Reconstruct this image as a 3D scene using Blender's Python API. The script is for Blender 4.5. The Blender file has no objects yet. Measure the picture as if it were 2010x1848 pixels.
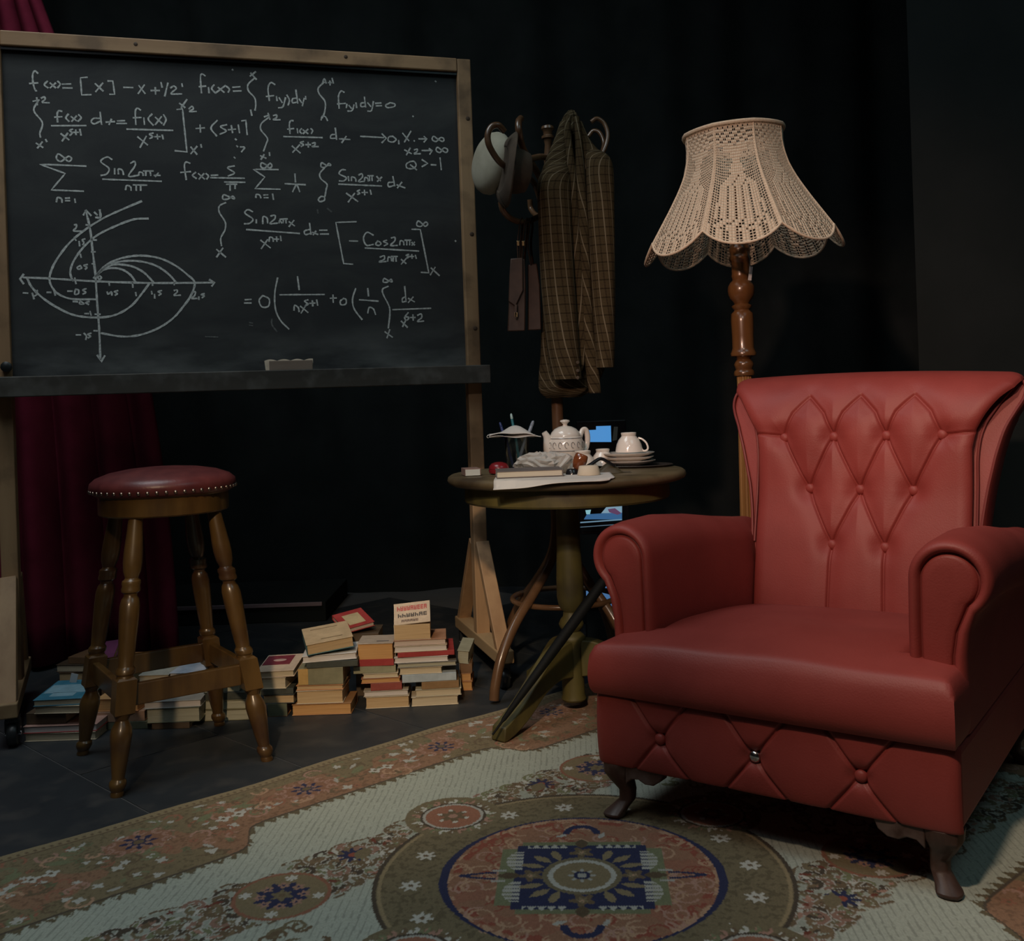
import bpy, math, random
import numpy as np
from mathutils import Vector, Matrix

# ------------------------------------------------------------------ camera, light, exposure
SC = bpy.context.scene
COL = SC.collection
IMG_W, IMG_H = 2010, 1848
F_PX, CX, CY, ROLL = 2000.0, 1005.0, 785.0, 0.035      # focal length in pixels, optical axis, roll
CAM_Z = 1.0

cam_d = bpy.data.cameras.new('camera')
cam = bpy.data.objects.new('camera', cam_d)
COL.objects.link(cam)
cam_d.sensor_fit = 'HORIZONTAL'
cam_d.sensor_width = 36.0
cam_d.lens = 36.0 * F_PX / IMG_W
cam_d.shift_x = 0.0
cam_d.shift_y = -(IMG_H / 2 - CY) / IMG_W
cam_d.clip_start = 0.05
cam_d.clip_end = 60
cam.matrix_world = Matrix.Translation((0, 0, CAM_Z)) @ Matrix.Rotation(math.pi / 2, 4, 'X') @ Matrix.Rotation(-math.atan(ROLL), 4, 'Z')
SC.camera = cam

SC.view_settings.view_transform = 'Standard'
SC.view_settings.look = 'None'
SC.view_settings.exposure = 0.0
SC.view_settings.gamma = 1.0
SC.view_settings.use_curve_mapping = False

wd = bpy.data.worlds.new('world')
SC.world = wd
wd.use_nodes = True
wd.node_tree.nodes['Background'].inputs['Color'].default_value = (0.35, 0.5, 0.6, 1)
wd.node_tree.nodes['Background'].inputs['Strength'].default_value = 0.004


def aim(o, target):
    d = Vector(target) - Vector(o.location)
    o.rotation_euler = d.to_track_quat('-Z', 'Y').to_euler()


def area_light(name, loc, target, power, color, sx, sy=None):
    l = bpy.data.lights.new(name, 'AREA')
    l.energy = power
    l.color = color
    l.shape = 'RECTANGLE'
    l.size = sx
    l.size_y = sy or sx
    o = bpy.data.objects.new(name, l)
    COL.objects.link(o)
    o.location = loc
    aim(o, target)
    return o


def spot_light(name, loc, target, power, color, angle, blend, radius):
    l = bpy.data.lights.new(name, 'SPOT')
    l.energy = power
    l.color = color
    l.spot_size = math.radians(angle)
    l.spot_blend = blend
    l.shadow_soft_size = radius
    o = bpy.data.objects.new(name, l)
    COL.objects.link(o)
    o.location = loc
    aim(o, target)
    return o


# unseen spots added to brighten armchair and lamp, books, table, seat, rug edge
spot_light('added_spot', (-1.6, -1.6, 2.7), (0.85, 3.15, 1.2), 600, (1.0, 0.62, 0.46), 22, 1.0, 0.10)
spot_light('added_spot', (-0.5, -1.5, 3.2), (-0.40, 3.25, 0.15), 560, (1.0, 0.74, 0.48), 20, 1.0, 0.10)
spot_light('added_spot', (0.2, -1.2, 3.6), (0.95, 3.1, 1.1), 70, (1.0, 0.90, 0.78), 22, 1.0, 0.10)
spot_light('added_spot', (-0.6, 0.2, 3.6), (1.85, 2.2, 0.0), 300, (1.0, 0.74, 0.54), 40, 1.0, 0.10)
spot_light('added_spot', (-0.9, -1.5, 3.0), (0.15, 3.25, 0.8), 115, (1.0, 0.93, 0.92), 16, 1.0, 0.10)
# unseen cool area lights added under the ceiling as fill
area_light('added_fill', (-1.3, 0.2, 4.2), (-0.6, 2.4, 0.0), 14, (0.86, 0.94, 1.0), 1.6, 1.6)
area_light('added_fill', (2.0, 0.8, 4.2), (1.2, 2.4, 0.0), 13, (0.62, 0.94, 1.0), 1.6, 1.6)
area_light('added_fill', (-1.5, 2.3, 4.3), (-1.5, 2.5, 0.0), 42, (0.88, 0.97, 1.0), 1.6, 1.6)


# ------------------------------------------------------------------ helpers
def ray(x, y):
    """pixel -> (a, b): the point at depth Y is (a*Y, Y, 1 - b*Y)"""
    n = math.sqrt(1 + ROLL * ROLL)
    u, v = x - CX, y - CY
    return (u - ROLL * v) / n / F_PX, (u * ROLL + v) / n / F_PX


def at(x, y, Y):
    a, b = ray(x, y)
    return Vector((a * Y, Y, CAM_Z - b * Y))


def tag(o, label=None, cat=None, group=None, kind=None):
    if label:
        o['label'] = label
    if cat:
        o['category'] = cat
    if group:
        o['group'] = group
    if kind:
        o['kind'] = kind
    return o


def empty(name, loc=(0, 0, 0), rz=0.0, label=None, cat=None, group=None, kind=None):
    o = bpy.data.objects.new(name, None)
    COL.objects.link(o)
    o.empty_display_size = 0.1
    o.location = loc
    o.rotation_euler = (0, 0, rz)
    return tag(o, label, cat, group, kind)


class MB:
    """collects shapes into one mesh"""

    def __init__(self):
        self.v, self.f, self.uv = [], [], []
        self.has_uv = False

    def add(self, verts, faces, uvs=None):
        n = len(self.v)
        self.v += [tuple(p) for p in verts]
        self.f += [tuple(i + n for i in f) for f in faces]
        if uvs is not None:
            self.has_uv = True
            self.uv += list(uvs)
        else:
            self.uv += [(0.0, 0.0)] * len(verts)
        return self

    def box(self, c, s, m=None):
        hx, hy, hz = s[0] / 2, s[1] / 2, s[2] / 2
        vs = [Vector((x * hx, y * hy, z * hz)) for z in (-1, 1) for y in (-1, 1) for x in (-1, 1)]
        if m is not None:
            vs = [m @ p for p in vs]
        vs = [p + Vector(c) for p in vs]
        fs = [(0, 2, 3, 1), (4, 5, 7, 6), (0, 1, 5, 4), (2, 6, 7, 3), (0, 4, 6, 2), (1, 3, 7, 5)]
        return self.add(vs, fs)

    def bar(self, a, b, w, d, up=(0, 0, 1)):
        """rectangular bar from a to b; w across, d along the remaining axis"""
        a, b = Vector(a), Vector(b)
        z = (b - a).normalized()
        x = Vector(up).cross(z)
        if x.length < 1e-4:
            x = Vector((1, 0, 0)).cross(z)
        x.normalize()
        y = z.cross(x)
        m = Matrix((x, y, z)).transposed()
        return self.box((a + b) / 2, (w, d, (b - a).length), m)

    def lathe(self, prof, segs=24, m=None, c=(0, 0, 0), caps=True):
        """prof: list of (radius, z)"""
        vs, fs = [], []
        for r, z in prof:
            for i in range(segs):
                t = 2 * math.pi * i / segs
                vs.append(Vector((r * math.cos(t), r * math.sin(t), z)))
        k = len(prof)
        for j in range(k - 1):
            for i in range(segs):
                i2 = (i + 1) % segs
                fs.append((j * segs + i, j * segs + i2, (j + 1) * segs + i2, (j + 1) * segs + i))
        if caps:
            fs.append(tuple(reversed(range(segs))))
            fs.append(tuple((k - 1) * segs + i for i in range(segs)))
        if m is not None:
            vs = [m @ p for p in vs]
        vs = [p + Vector(c) for p in vs]
        return self.add(vs, fs)

    def tube(self, pts, rad, segs=10, closed=False, flat=1.0, up=(0, 0, 1)):
        pts = [Vector(p) for p in pts]
        n = len(pts)
        rads = rad if isinstance(rad, (list, tuple)) else [rad] * n
        vs, fs = [], []
        prev = None
        for i, p in enumerate(pts):
            if closed:
                t = pts[(i + 1) % n] - pts[i - 1]
            else:
                t = pts[min(i + 1, n - 1)] - pts[max(i - 1, 0)]
            if t.length < 1e-9:
                t = Vector((0, 0, 1))
            t.normalize()
            if prev is None:
                x = Vector(up).cross(t)
                if x.length < 1e-3:
                    x = Vector((1, 0, 0)).cross(t)
            else:
                x = prev - t * prev.dot(t)
                if x.length < 1e-6:
                    x = Vector((1, 0, 0)).cross(t)
            x.normalize()
            prev = x
            y = t.cross(x)
            for k in range(segs):
                a = 2 * math.pi * k / segs
                vs.append(p + x * (math.cos(a) * rads[i]) + y * (math.sin(a) * rads[i] * flat))
        m = n if closed else n - 1
        for i in range(m):
            i2 = (i + 1) % n
            for k in range(segs):
                k2 = (k + 1) % segs
                fs.append((i * segs + k, i * segs + k2, i2 * segs + k2, i2 * segs + k))
        if not closed:
            fs.append(tuple(reversed(range(segs))))
            fs.append(tuple((n - 1) * segs + k for k in range(segs)))
        return self.add(vs, fs)

    def prism(self, outline, y0, y1, m=None, c=(0, 0, 0)):
        """outline in (x, z), extruded along y"""
        n = len(outline)
        vs = [Vector((p[0], y0, p[1])) for p in outline] + [Vector((p[0], y1, p[1])) for p in outline]
        fs = [tuple(range(n)), tuple(reversed(range(n, 2 * n)))]
        for i in range(n):
            j = (i + 1) % n
            fs.append((i, i + n, j + n, j))
        if m is not None:
            vs = [m @ p for p in vs]
        vs = [p + Vector(c) for p in vs]
        return self.add(vs, fs)

    def rings(self, rings, caps=True, uvs=None):
        n = len(rings[0])
        vs = [p for r in rings for p in r]
        fs = []
        for j in range(len(rings) - 1):
            for i in range(n):
                i2 = (i + 1) % n
                fs.append((j * n + i, j * n + i2, (j + 1) * n + i2, (j + 1) * n + i))
        if caps:
            fs.append(tuple(reversed(range(n))))
            fs.append(tuple((len(rings) - 1) * n + i for i in range(n)))
        return self.add(vs, fs, uvs)

    def grid(self, nu, nv, fn, uvfn=None):
        vs, fs, uv = [], [], []
        for j in range(nv + 1):
            for i in range(nu + 1):
                vs.append(fn(i / nu, j / nv))
                uv.append(uvfn(i / nu, j / nv) if uvfn else (i / nu, j / nv))
        for j in range(nv):
            for i in range(nu):
                a = j * (nu + 1) + i
                fs.append((a, a + 1, a + nu + 2, a + nu + 1))
        return self.add(vs, fs, uv)

    def build(self, name, mat, parent=None, smooth=40, bevel=0, segs=2, solid=0, subsurf=0, loc=None, rot=None):
        me = bpy.data.meshes.new(name)
        me.from_pydata(self.v, [], self.f)
        if self.has_uv:
            uvl = me.uv_layers.new(name='uv')
            idx = np.zeros(len(me.loops), dtype=np.int32)
            me.loops.foreach_get('vertex_index', idx)
            arr = np.array(self.uv, dtype=np.float32)[idx]
            uvl.data.foreach_set('uv', arr.ravel())
        me.update()
        if smooth:
            me.polygons.foreach_set('use_smooth', np.ones(len(me.polygons), dtype=bool))
            if smooth < 180:
                me.set_sharp_from_angle(angle=math.radians(smooth))
        for mm in (mat if isinstance(mat, (list, tuple)) else [mat]):
            me.materials.append(mm)
        o = bpy.data.objects.new(name, me)
        COL.objects.link(o)
        if parent is not None:
            o.parent = parent
        if loc is not None:
            o.location = loc
        if rot is not None:
            o.rotation_euler = rot
        if solid:
            md = o.modifiers.new('solid', 'SOLIDIFY')
            md.thickness = solid
            md.offset = 0
        if bevel:
            md = o.modifiers.new('bevel', 'BEVEL')
            md.width = bevel
            md.segments = segs
            md.limit_method = 'ANGLE'
            md.angle_limit = math.radians(35)
            md.harden_normals = False
        if subsurf:
            md = o.modifiers.new('sub', 'SUBSURF')
            md.levels = md.render_levels = subsurf
        return o


def catmull(pts, n=6, closed=False):
    pts = [Vector(p) for p in pts]
    if len(pts) < 3:
        return pts
    out = []
    m = len(pts)
    rng = range(m) if closed else range(m - 1)
    for i in rng:
        p1, p2 = pts[i], pts[(i + 1) % m]
        p0 = pts[i - 1] if (closed or i > 0) else p1 * 2 - p2
        p3 = pts[(i + 2) % m] if (closed or i + 2 < m) else p2 * 2 - p1
        for k in range(n):
            t = k / n
            out.append(0.5 * ((2 * p1) + (p2 - p0) * t + (2 * p0 - 5 * p1 + 4 * p2 - p3) * t * t
                              + (3 * p1 - p0 - 3 * p2 + p3) * t ** 3))
    if not closed:
        out.append(pts[-1])
    return out


def copy_tree(o, parent=None):
    c = o.copy()
    COL.objects.link(c)
    if parent is not None:
        c.parent = parent
    for ch in list(o.children):
        copy_tree(ch, c)
    return c


# ------------------------------------------------------------------ materials
def new_mat(name):
    m = bpy.data.materials.new(name)
    m.use_nodes = True
    nt = m.node_tree
    return m, nt, nt.nodes['Principled BSDF']


def link(nt, a, b):
    nt.links.new(a, b)


def rgba(c):
    return (c[0], c[1], c[2], 1.0)


def pm(name, c1, c2=None, scale=8.0, stretch=(1, 1, 1), rough=0.5, bump=0.0, bscale=None, detail=5.0,
       lo=0.35, hi=0.65, spec=0.5, coat=0.0, metal=0.0, sheen=0.0, trans=0.0, sub=0.0, rough2=None, c3=None, s3=3.0):
    """Principled material, colour mixed by stretched noise on object coordinates"""
    m, nt, p = new_mat(name)
    tc = nt.nodes.new('ShaderNodeTexCoord')
    mp = nt.nodes.new('ShaderNodeMapping')
    mp.inputs['Scale'].default_value = stretch
    link(nt, tc.outputs['Object'], mp.inputs['Vector'])
    c2 = c2 or c1
    nz = nt.nodes.new('ShaderNodeTexNoise')
    nz.inputs['Scale'].default_value = scale
    nz.inputs['Detail'].default_value = detail
    nz.inputs['Roughness'].default_value = 0.6
    link(nt, mp.outputs['Vector'], nz.inputs['Vector'])
    rp = nt.nodes.new('ShaderNodeValToRGB')
    rp.color_ramp.elements[0].position = lo
    rp.color_ramp.elements[1].position = hi
    rp.color_ramp.elements[0].color = rgba(c1)
    rp.color_ramp.elements[1].color = rgba(c2)
    link(nt, nz.outputs['Fac'], rp.inputs['Fac'])
    colout = rp.outputs['Color']
    if c3 is not None:
        n3 = nt.nodes.new('ShaderNodeTexNoise')
        n3.inputs['Scale'].default_value = s3
        n3.inputs['Detail'].default_value = 6
        link(nt, tc.outputs['Object'], n3.inputs['Vector'])
        r3 = nt.nodes.new('ShaderNodeValToRGB')
        r3.color_ramp.elements[0].position = 0.5
        r3.color_ramp.elements[1].position = 0.68
        link(nt, n3.outputs['Fac'], r3.inputs['Fac'])
        mx = nt.nodes.new('ShaderNodeMix')
        mx.data_type = 'RGBA'
        link(nt, r3.outputs['Color'], mx.inputs['Factor'])
        link(nt, colout, mx.inputs['A'])
        mx.inputs['B'].default_value = rgba(c3)
        colout = mx.outputs['Result']
    link(nt, colout, p.inputs['Base Color'])
    p.inputs['Roughness'].default_value = rough
    p.inputs['Specular IOR Level'].default_value = spec
    p.inputs['Metallic'].default_value = metal
    p.inputs['Coat Weight'].default_value = coat
    p.inputs['Coat Roughness'].default_value = 0.15
    p.inputs['Sheen Weight'].default_value = sheen
    p.inputs['Transmission Weight'].default_value = trans
    if rough2 is not None:
        mr = nt.nodes.new('ShaderNodeMapRange')
        mr.inputs['To Min'].default_value = rough
        mr.inputs['To Max'].default_value = rough2
        link(nt, nz.outputs['Fac'], mr.inputs['Value'])
        link(nt, mr.outputs['Result'], p.inputs['Roughness'])
    if bump:
        nb = nt.nodes.new('ShaderNodeTexNoise')
        nb.inputs['Scale'].default_value = bscale or scale * 4
        nb.inputs['Detail'].default_value = 4
        link(nt, mp.outputs['Vector'], nb.inputs['Vector'])
        bp = nt.nodes.new('ShaderNodeBump')
        bp.inputs['Strength'].default_value = bump
        bp.inputs['Distance'].default_value = 0.002
        link(nt, nb.outputs['Fac'], bp.inputs['Height'])
        link(nt, bp.outputs['Normal'], p.inputs['Normal'])
    return m


def flat(name, c, rough=0.5, **kw):
    return pm(name, c, tuple(min(1, x * 1.15) for x in c), rough=rough, **kw)


def emit(name, c, strength):
    m, nt, p = new_mat(name)
    p.inputs['Base Color'].default_value = rgba((0, 0, 0))
    p.inputs['Emission Color'].default_value = rgba(c)
    p.inputs['Emission Strength'].default_value = strength
    return m


M = {}
M['black_wall'] = pm('black_wall_paint', (0.009, 0.012, 0.012), (0.012, 0.015, 0.015), scale=3, rough=0.9, spec=0.15)
M['black_cloth'] = pm('black_drape', (0.012, 0.015, 0.015), (0.018, 0.021, 0.021), scale=4, rough=1.0, spec=0.05)
M['floor_panel'] = pm('black_floor', (0.020, 0.025, 0.030), (0.034, 0.038, 0.042), scale=3, rough=0.42, rough2=0.62, bump=0.1, bscale=60,
                      lo=0.3, hi=0.7, spec=0.4, c3=(0.05, 0.05, 0.05), s3=9)
M['floor_gap'] = flat('floor_seam', (0.07, 0.07, 0.07), 0.9)
M['curtain'] = pm('burgundy_velvet', (0.10, 0.011, 0.024), (0.16, 0.018, 0.038), scale=5, rough=1.0, spec=0.05)
M['pine'] = pm('aged_pine', (0.29, 0.165, 0.080), (0.40, 0.245, 0.125), scale=9, stretch=(1.2, 1.2, 0.10), rough=0.62, bump=0.25, bscale=40,
               c3=(0.17, 0.10, 0.05), s3=7)
M['pine_h'] = pm('aged_pine_rail', (0.29, 0.165, 0.080), (0.40, 0.245, 0.125), scale=9, stretch=(0.10, 1.2, 1.2), rough=0.62, bump=0.25, bscale=40,
                 c3=(0.17, 0.10, 0.05), s3=7)
M['pine_y'] = pm('aged_pine_foot', (0.27, 0.17, 0.085), (0.40, 0.27, 0.14), scale=9, stretch=(1.2, 0.10, 1.2), rough=0.62, bump=0.25, bscale=40)
M['knot'] = flat('pine_knot', (0.055, 0.03, 0.015), 0.7)
M['tray'] = pm('dark_tray', (0.036, 0.032, 0.026), (0.060, 0.052, 0.042), scale=10, stretch=(0.1, 1, 1), rough=0.6, c3=(0.09, 0.085, 0.075), s3=12)
M['chalk'] = pm('chalk', (0.34, 0.36, 0.35), (0.72, 0.74, 0.71), scale=120, rough=1.0, lo=0.3, hi=0.62, spec=0.0)
M['chalk_dim'] = pm('chalk_faint', (0.09, 0.095, 0.095), (0.18, 0.185, 0.18), scale=90, rough=1.0, spec=0.0)
M['castor'] = pm('black_castor', (0.012, 0.014, 0.015), (0.022, 0.024, 0.025), rough=0.35)
M['steel'] = flat('steel', (0.55, 0.56, 0.58), 0.22, metal=1.0)
M['felt'] = pm('cream_felt', (0.72, 0.60, 0.45), (0.82, 0.70, 0.55), scale=40, rough=0.95, bump=0.3)
M['eraser_wood'] = pm('eraser_wood', (0.20, 0.145, 0.11), (0.29, 0.22, 0.17), scale=14, stretch=(0.15, 1, 1), rough=0.75)
M['stool_wood'] = pm('varnished_wood', (0.056, 0.028, 0.008), (0.128, 0.069, 0.019), scale=12, stretch=(1, 1, 0.12), rough=0.28, rough2=0.42, coat=0.4,
                     bump=0.08, bscale=50, c3=(0.05, 0.022, 0.010), s3=6)
M['stool_leather'] = pm('oxblood_leather', (0.10, 0.022, 0.024), (0.15, 0.035, 0.034), scale=20, rough=0.36, bump=0.15, bscale=180)
M['stud'] = flat('brass_stud', (0.36, 0.29, 0.24), 0.3, metal=1.0)
M['leather'] = pm('red_leather', (0.24, 0.037, 0.031), (0.29, 0.048, 0.040), scale=6, rough=0.47, bump=0.22, bscale=260, spec=0.42,
                  lo=0.3, hi=0.7, rough2=0.58)
M['leather_seam'] = flat('red_leather_piping', (0.19, 0.033, 0.029), 0.5)
M['chair_leg'] = pm('mahogany_leg', (0.045, 0.024, 0.018), (0.085, 0.048, 0.038), scale=14, stretch=(1, 1, 0.3), rough=0.45, coat=0.05, spec=0.3, c3=(0.12, 0.085, 0.075), s3=18)
M['lamp_wood'] = pm('lamp_walnut', (0.090, 0.036, 0.012), (0.175, 0.080, 0.026), scale=14, stretch=(1, 1, 0.10), rough=0.25, coat=0.5, rough2=0.35)
M['lamp_flute'] = pm('lamp_oak', (0.20, 0.095, 0.028), (0.34, 0.18, 0.060), scale=14, stretch=(1, 1, 0.06), rough=0.35, coat=0.2)
M['crochet'] = pm('cream_crochet', (0.56, 0.46, 0.34), (0.70, 0.59, 0.45), scale=160, rough=0.95, bump=0.4, bscale=500, spec=0.1)
M['tag_white'] = flat('paper_tag', (0.45, 0.46, 0.47), 0.8)
M['bentwood'] = pm('bentwood', (0.095, 0.046, 0.022), (0.165, 0.088, 0.044), scale=8, stretch=(1, 1, 0.3), rough=0.3, coat=0.35)
M['hat_cream'] = pm('cream_hat', (0.34, 0.315, 0.235), (0.43, 0.40, 0.31), scale=10, rough=0.95, bump=0.1)
M['hat_brown'] = pm('brown_felt', (0.050, 0.036, 0.024), (0.085, 0.062, 0.042), scale=12, rough=0.95)
M['satchel'] = pm('brown_satchel', (0.042, 0.021, 0.013), (0.075, 0.039, 0.025), scale=12, rough=0.5, bump=0.15, bscale=120)
M['table_paint'] = pm('worn_olive_paint', (0.060, 0.050, 0.014), (0.135, 0.110, 0.032), scale=7, stretch=(1, 1, 0.25), rough=0.55,
                      c3=(0.035, 0.026, 0.014), s3=6, bump=0.15)
M['table_top'] = pm('worn_table_top', (0.085, 0.062, 0.032), (0.165, 0.125, 0.066), scale=7, stretch=(0.4, 1, 1), rough=0.45, c3=(0.045, 0.030, 0.016), s3=5)
M['ceramic'] = pm('white_ceramic', (0.74, 0.68, 0.60), (0.78, 0.72, 0.64), rough=0.12, spec=0.5, coat=0.4)
M['ceramic_line'] = flat('grey_transfer_print', (0.24, 0.23, 0.22), 0.2)
M['paper'] = pm('white_paper', (0.54, 0.50, 0.46), (0.60, 0.555, 0.51), rough=0.9)
M['pipe_bowl'] = pm('briar_pipe', (0.14, 0.040, 0.014), (0.26, 0.085, 0.030), scale=20, rough=0.15, coat=0.6)
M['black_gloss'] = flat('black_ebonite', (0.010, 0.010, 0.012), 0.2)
M['red_gloss'] = flat('dark_red_lacquer', (0.16, 0.010, 0.014), 0.25)
M['umbrella'] = pm('black_nylon', (0.004, 0.0045, 0.005), (0.007, 0.0075, 0.008), rough=0.7, spec=0.2)
M['brass'] = flat('brass', (0.55, 0.42, 0.22), 0.3, metal=1.0)
M['dark_brown'] = pm('dark_brown_wood', (0.045, 0.030, 0.014), (0.07, 0.046, 0.022), scale=6, stretch=(0.2, 1, 1), rough=0.6)

g, nt, p = new_mat('clear_glass')
p.inputs['Base Color'].default_value = (0.85, 0.92, 0.93, 1)
p.inputs['Roughness'].default_value = 0.03
p.inputs['Transmission Weight'].default_value = 1.0
p.inputs['IOR'].default_value = 1.45
M['glass'] = g
g, nt, p = new_mat('clear_plastic')
p.inputs['Base Color'].default_value = (0.82, 0.80, 0.76, 1)
p.inputs['Roughness'].default_value = 0.12
p.inputs['Transmission Weight'].default_value = 0.55
p.inputs['IOR'].default_value = 1.2
M['plastic'] = g


def board_material():
    m, nt, p = new_mat('blackboard_slate')
    tc = nt.nodes.new('ShaderNodeTexCoord')
    mp = nt.nodes.new('ShaderNodeMapping')
    mp.inputs['Scale'].default_value = (1.0, 1.0, 2.2)
    link(nt, tc.outputs['Object'], mp.inputs['Vector'])
    n1 = nt.nodes.new('ShaderNodeTexNoise')
    n1.inputs['Scale'].default_value = 2.2
    n1.inputs['Detail'].default_value = 7
    n1.inputs['Roughness'].default_value = 0.62
    n1.inputs['Distortion'].default_value = 0.8
    link(nt, mp.outputs['Vector'], n1.inputs['Vector'])
    r1 = nt.nodes.new('ShaderNodeValToRGB')
    r1.color_ramp.elements[0].position = 0.40
    r1.color_ramp.elements[0].color = (0.031, 0.033, 0.035, 1)
    r1.color_ramp.elements[1].position = 0.78
    r1.color_ramp.elements[1].color = (0.062, 0.065, 0.063, 1)
    link(nt, n1.outputs['Fac'], r1.inputs['Fac'])
    # wiped chalk dust collects along the foot of the board
    sx = nt.nodes.new('ShaderNodeSeparateXYZ')
    link(nt, tc.outputs['Object'], sx.inputs['Vector'])
    mr = nt.nodes.new('ShaderNodeMapRange')
    mr.inputs['From Min'].default_value = 1.30
    mr.inputs['From Max'].default_value = 1.14
    link(nt, sx.outputs['Z'], mr.inputs['Value'])
    n2 = nt.nodes.new('ShaderNodeTexNoise')
    n2.inputs['Scale'].default_value = 5.0
    n2.inputs['Detail'].default_value = 5
    mp2 = nt.nodes.new('ShaderNodeMapping')
    mp2.inputs['Scale'].default_value = (0.7, 1, 2.0)
    link(nt, tc.outputs['Object'], mp2.inputs['Vector'])
    link(nt, mp2.outputs['Vector'], n2.inputs['Vector'])
    r2 = nt.nodes.new('ShaderNodeValToRGB')
    r2.color_ramp.elements[0].position = 0.42
    r2.color_ramp.elements[1].position = 0.72
    link(nt, n2.outputs['Fac'], r2.inputs['Fac'])
    mu = nt.nodes.new('ShaderNodeMath')
    mu.operation = 'MULTIPLY'
    link(nt, mr.outputs['Result'], mu.inputs[0])
    link(nt, r2.outputs['Color'], mu.inputs[1])
    mx = nt.nodes.new('ShaderNodeMix')
    mx.data_type = 'RGBA'
    link(nt, mu.outputs['Value'], mx.inputs['Factor'])
    link(nt, r1.outputs['Color'], mx.inputs['A'])
    mx.inputs['B'].default_value = (0.16, 0.165, 0.160, 1)
    link(nt, mx.outputs['Result'], p.inputs['Base Color'])
    p.inputs['Roughness'].default_value = 0.62
    p.inputs['Specular IOR Level'].default_value = 0.3
    return m


M['board'] = board_material()


def plaid_material():
    m, nt, p = new_mat('checked_tweed')
    uv = nt.nodes.new('ShaderNodeUVMap')
    uv.uv_map = 'uv'
    sx = nt.nodes.new('ShaderNodeSeparateXYZ')
    link(nt, uv.outputs['UV'], sx.inputs['Vector'])

    def stripe(src, period, width, off):
        a = nt.nodes.new('ShaderNodeMath')
        a.operation = 'ADD'
        link(nt, src, a.inputs[0])
        a.inputs[1].default_value = off + 10.0
        d = nt.nodes.new('ShaderNodeMath')
        d.operation = 'DIVIDE'
        link(nt, a.outputs[0], d.inputs[0])
        d.inputs[1].default_value = period
        f = nt.nodes.new('ShaderNodeMath')
        f.operation = 'FRACT'
        link(nt, d.outputs[0], f.inputs[0])
        l = nt.nodes.new('ShaderNodeMath')
        l.operation = 'LESS_THAN'
        link(nt, f.outputs[0], l.inputs[0])
        l.inputs[1].default_value = width / period
        return l.outputs[0]

    def mix(fac, a, b, k=1.0):
        mx = nt.nodes.new('ShaderNodeMix')
        mx.data_type = 'RGBA'
        mu = nt.nodes.new('ShaderNodeMath')
        mu.operation = 'MULTIPLY'
        link(nt, fac, mu.inputs[0])
        mu.inputs[1].default_value = k
        link(nt, mu.outputs[0], mx.inputs['Factor'])
        if isinstance(a, tuple):
            mx.inputs['A'].default_value = rgba(a)
        else:
            link(nt, a, mx.inputs['A'])
        mx.inputs['B'].default_value = rgba(b)
        return mx.outputs['Result']

    tc = nt.nodes.new('ShaderNodeTexCoord')
    nz = nt.nodes.new('ShaderNodeTexNoise')
    nz.inputs['Scale'].default_value = 220
    link(nt, tc.outputs['Object'], nz.inputs['Vector'])
    base = mix(nz.outputs['Fac'], (0.040, 0.029, 0.014), (0.074, 0.055, 0.028))
    base = mix(stripe(sx.outputs['X'], 0.034, 0.0045, 0.017), base, (0.02, 0.013, 0.008), 0.6)
    base = mix(stripe(sx.outputs['Y'], 0.030, 0.0045, 0.0), base, (0.012, 0.008, 0.005), 0.65)
    base = mix(stripe(sx.outputs['Y'], 0.010, 0.0022, 0.004), base, (0.06, 0.045, 0.025), 0.35)
    base = mix(stripe(sx.outputs['X'], 0.034, 0.0032, 0.0), base, (0.18, 0.15, 0.10), 0.85)
    link(nt, base, p.inputs['Base Color'])
    p.inputs['Roughness'].default_value = 1.0
    p.inputs['Specular IOR Level'].default_value = 0.1
    bp = nt.nodes.new('ShaderNodeBump')
    bp.inputs['Strength'].default_value = 0.3
    bp.inputs['Distance'].default_value = 0.001
    link(nt, nz.outputs['Fac'], bp.inputs['Height'])
    link(nt, bp.outputs['Normal'], p.inputs['Normal'])
    return m


M['tweed'] = plaid_material()

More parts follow.
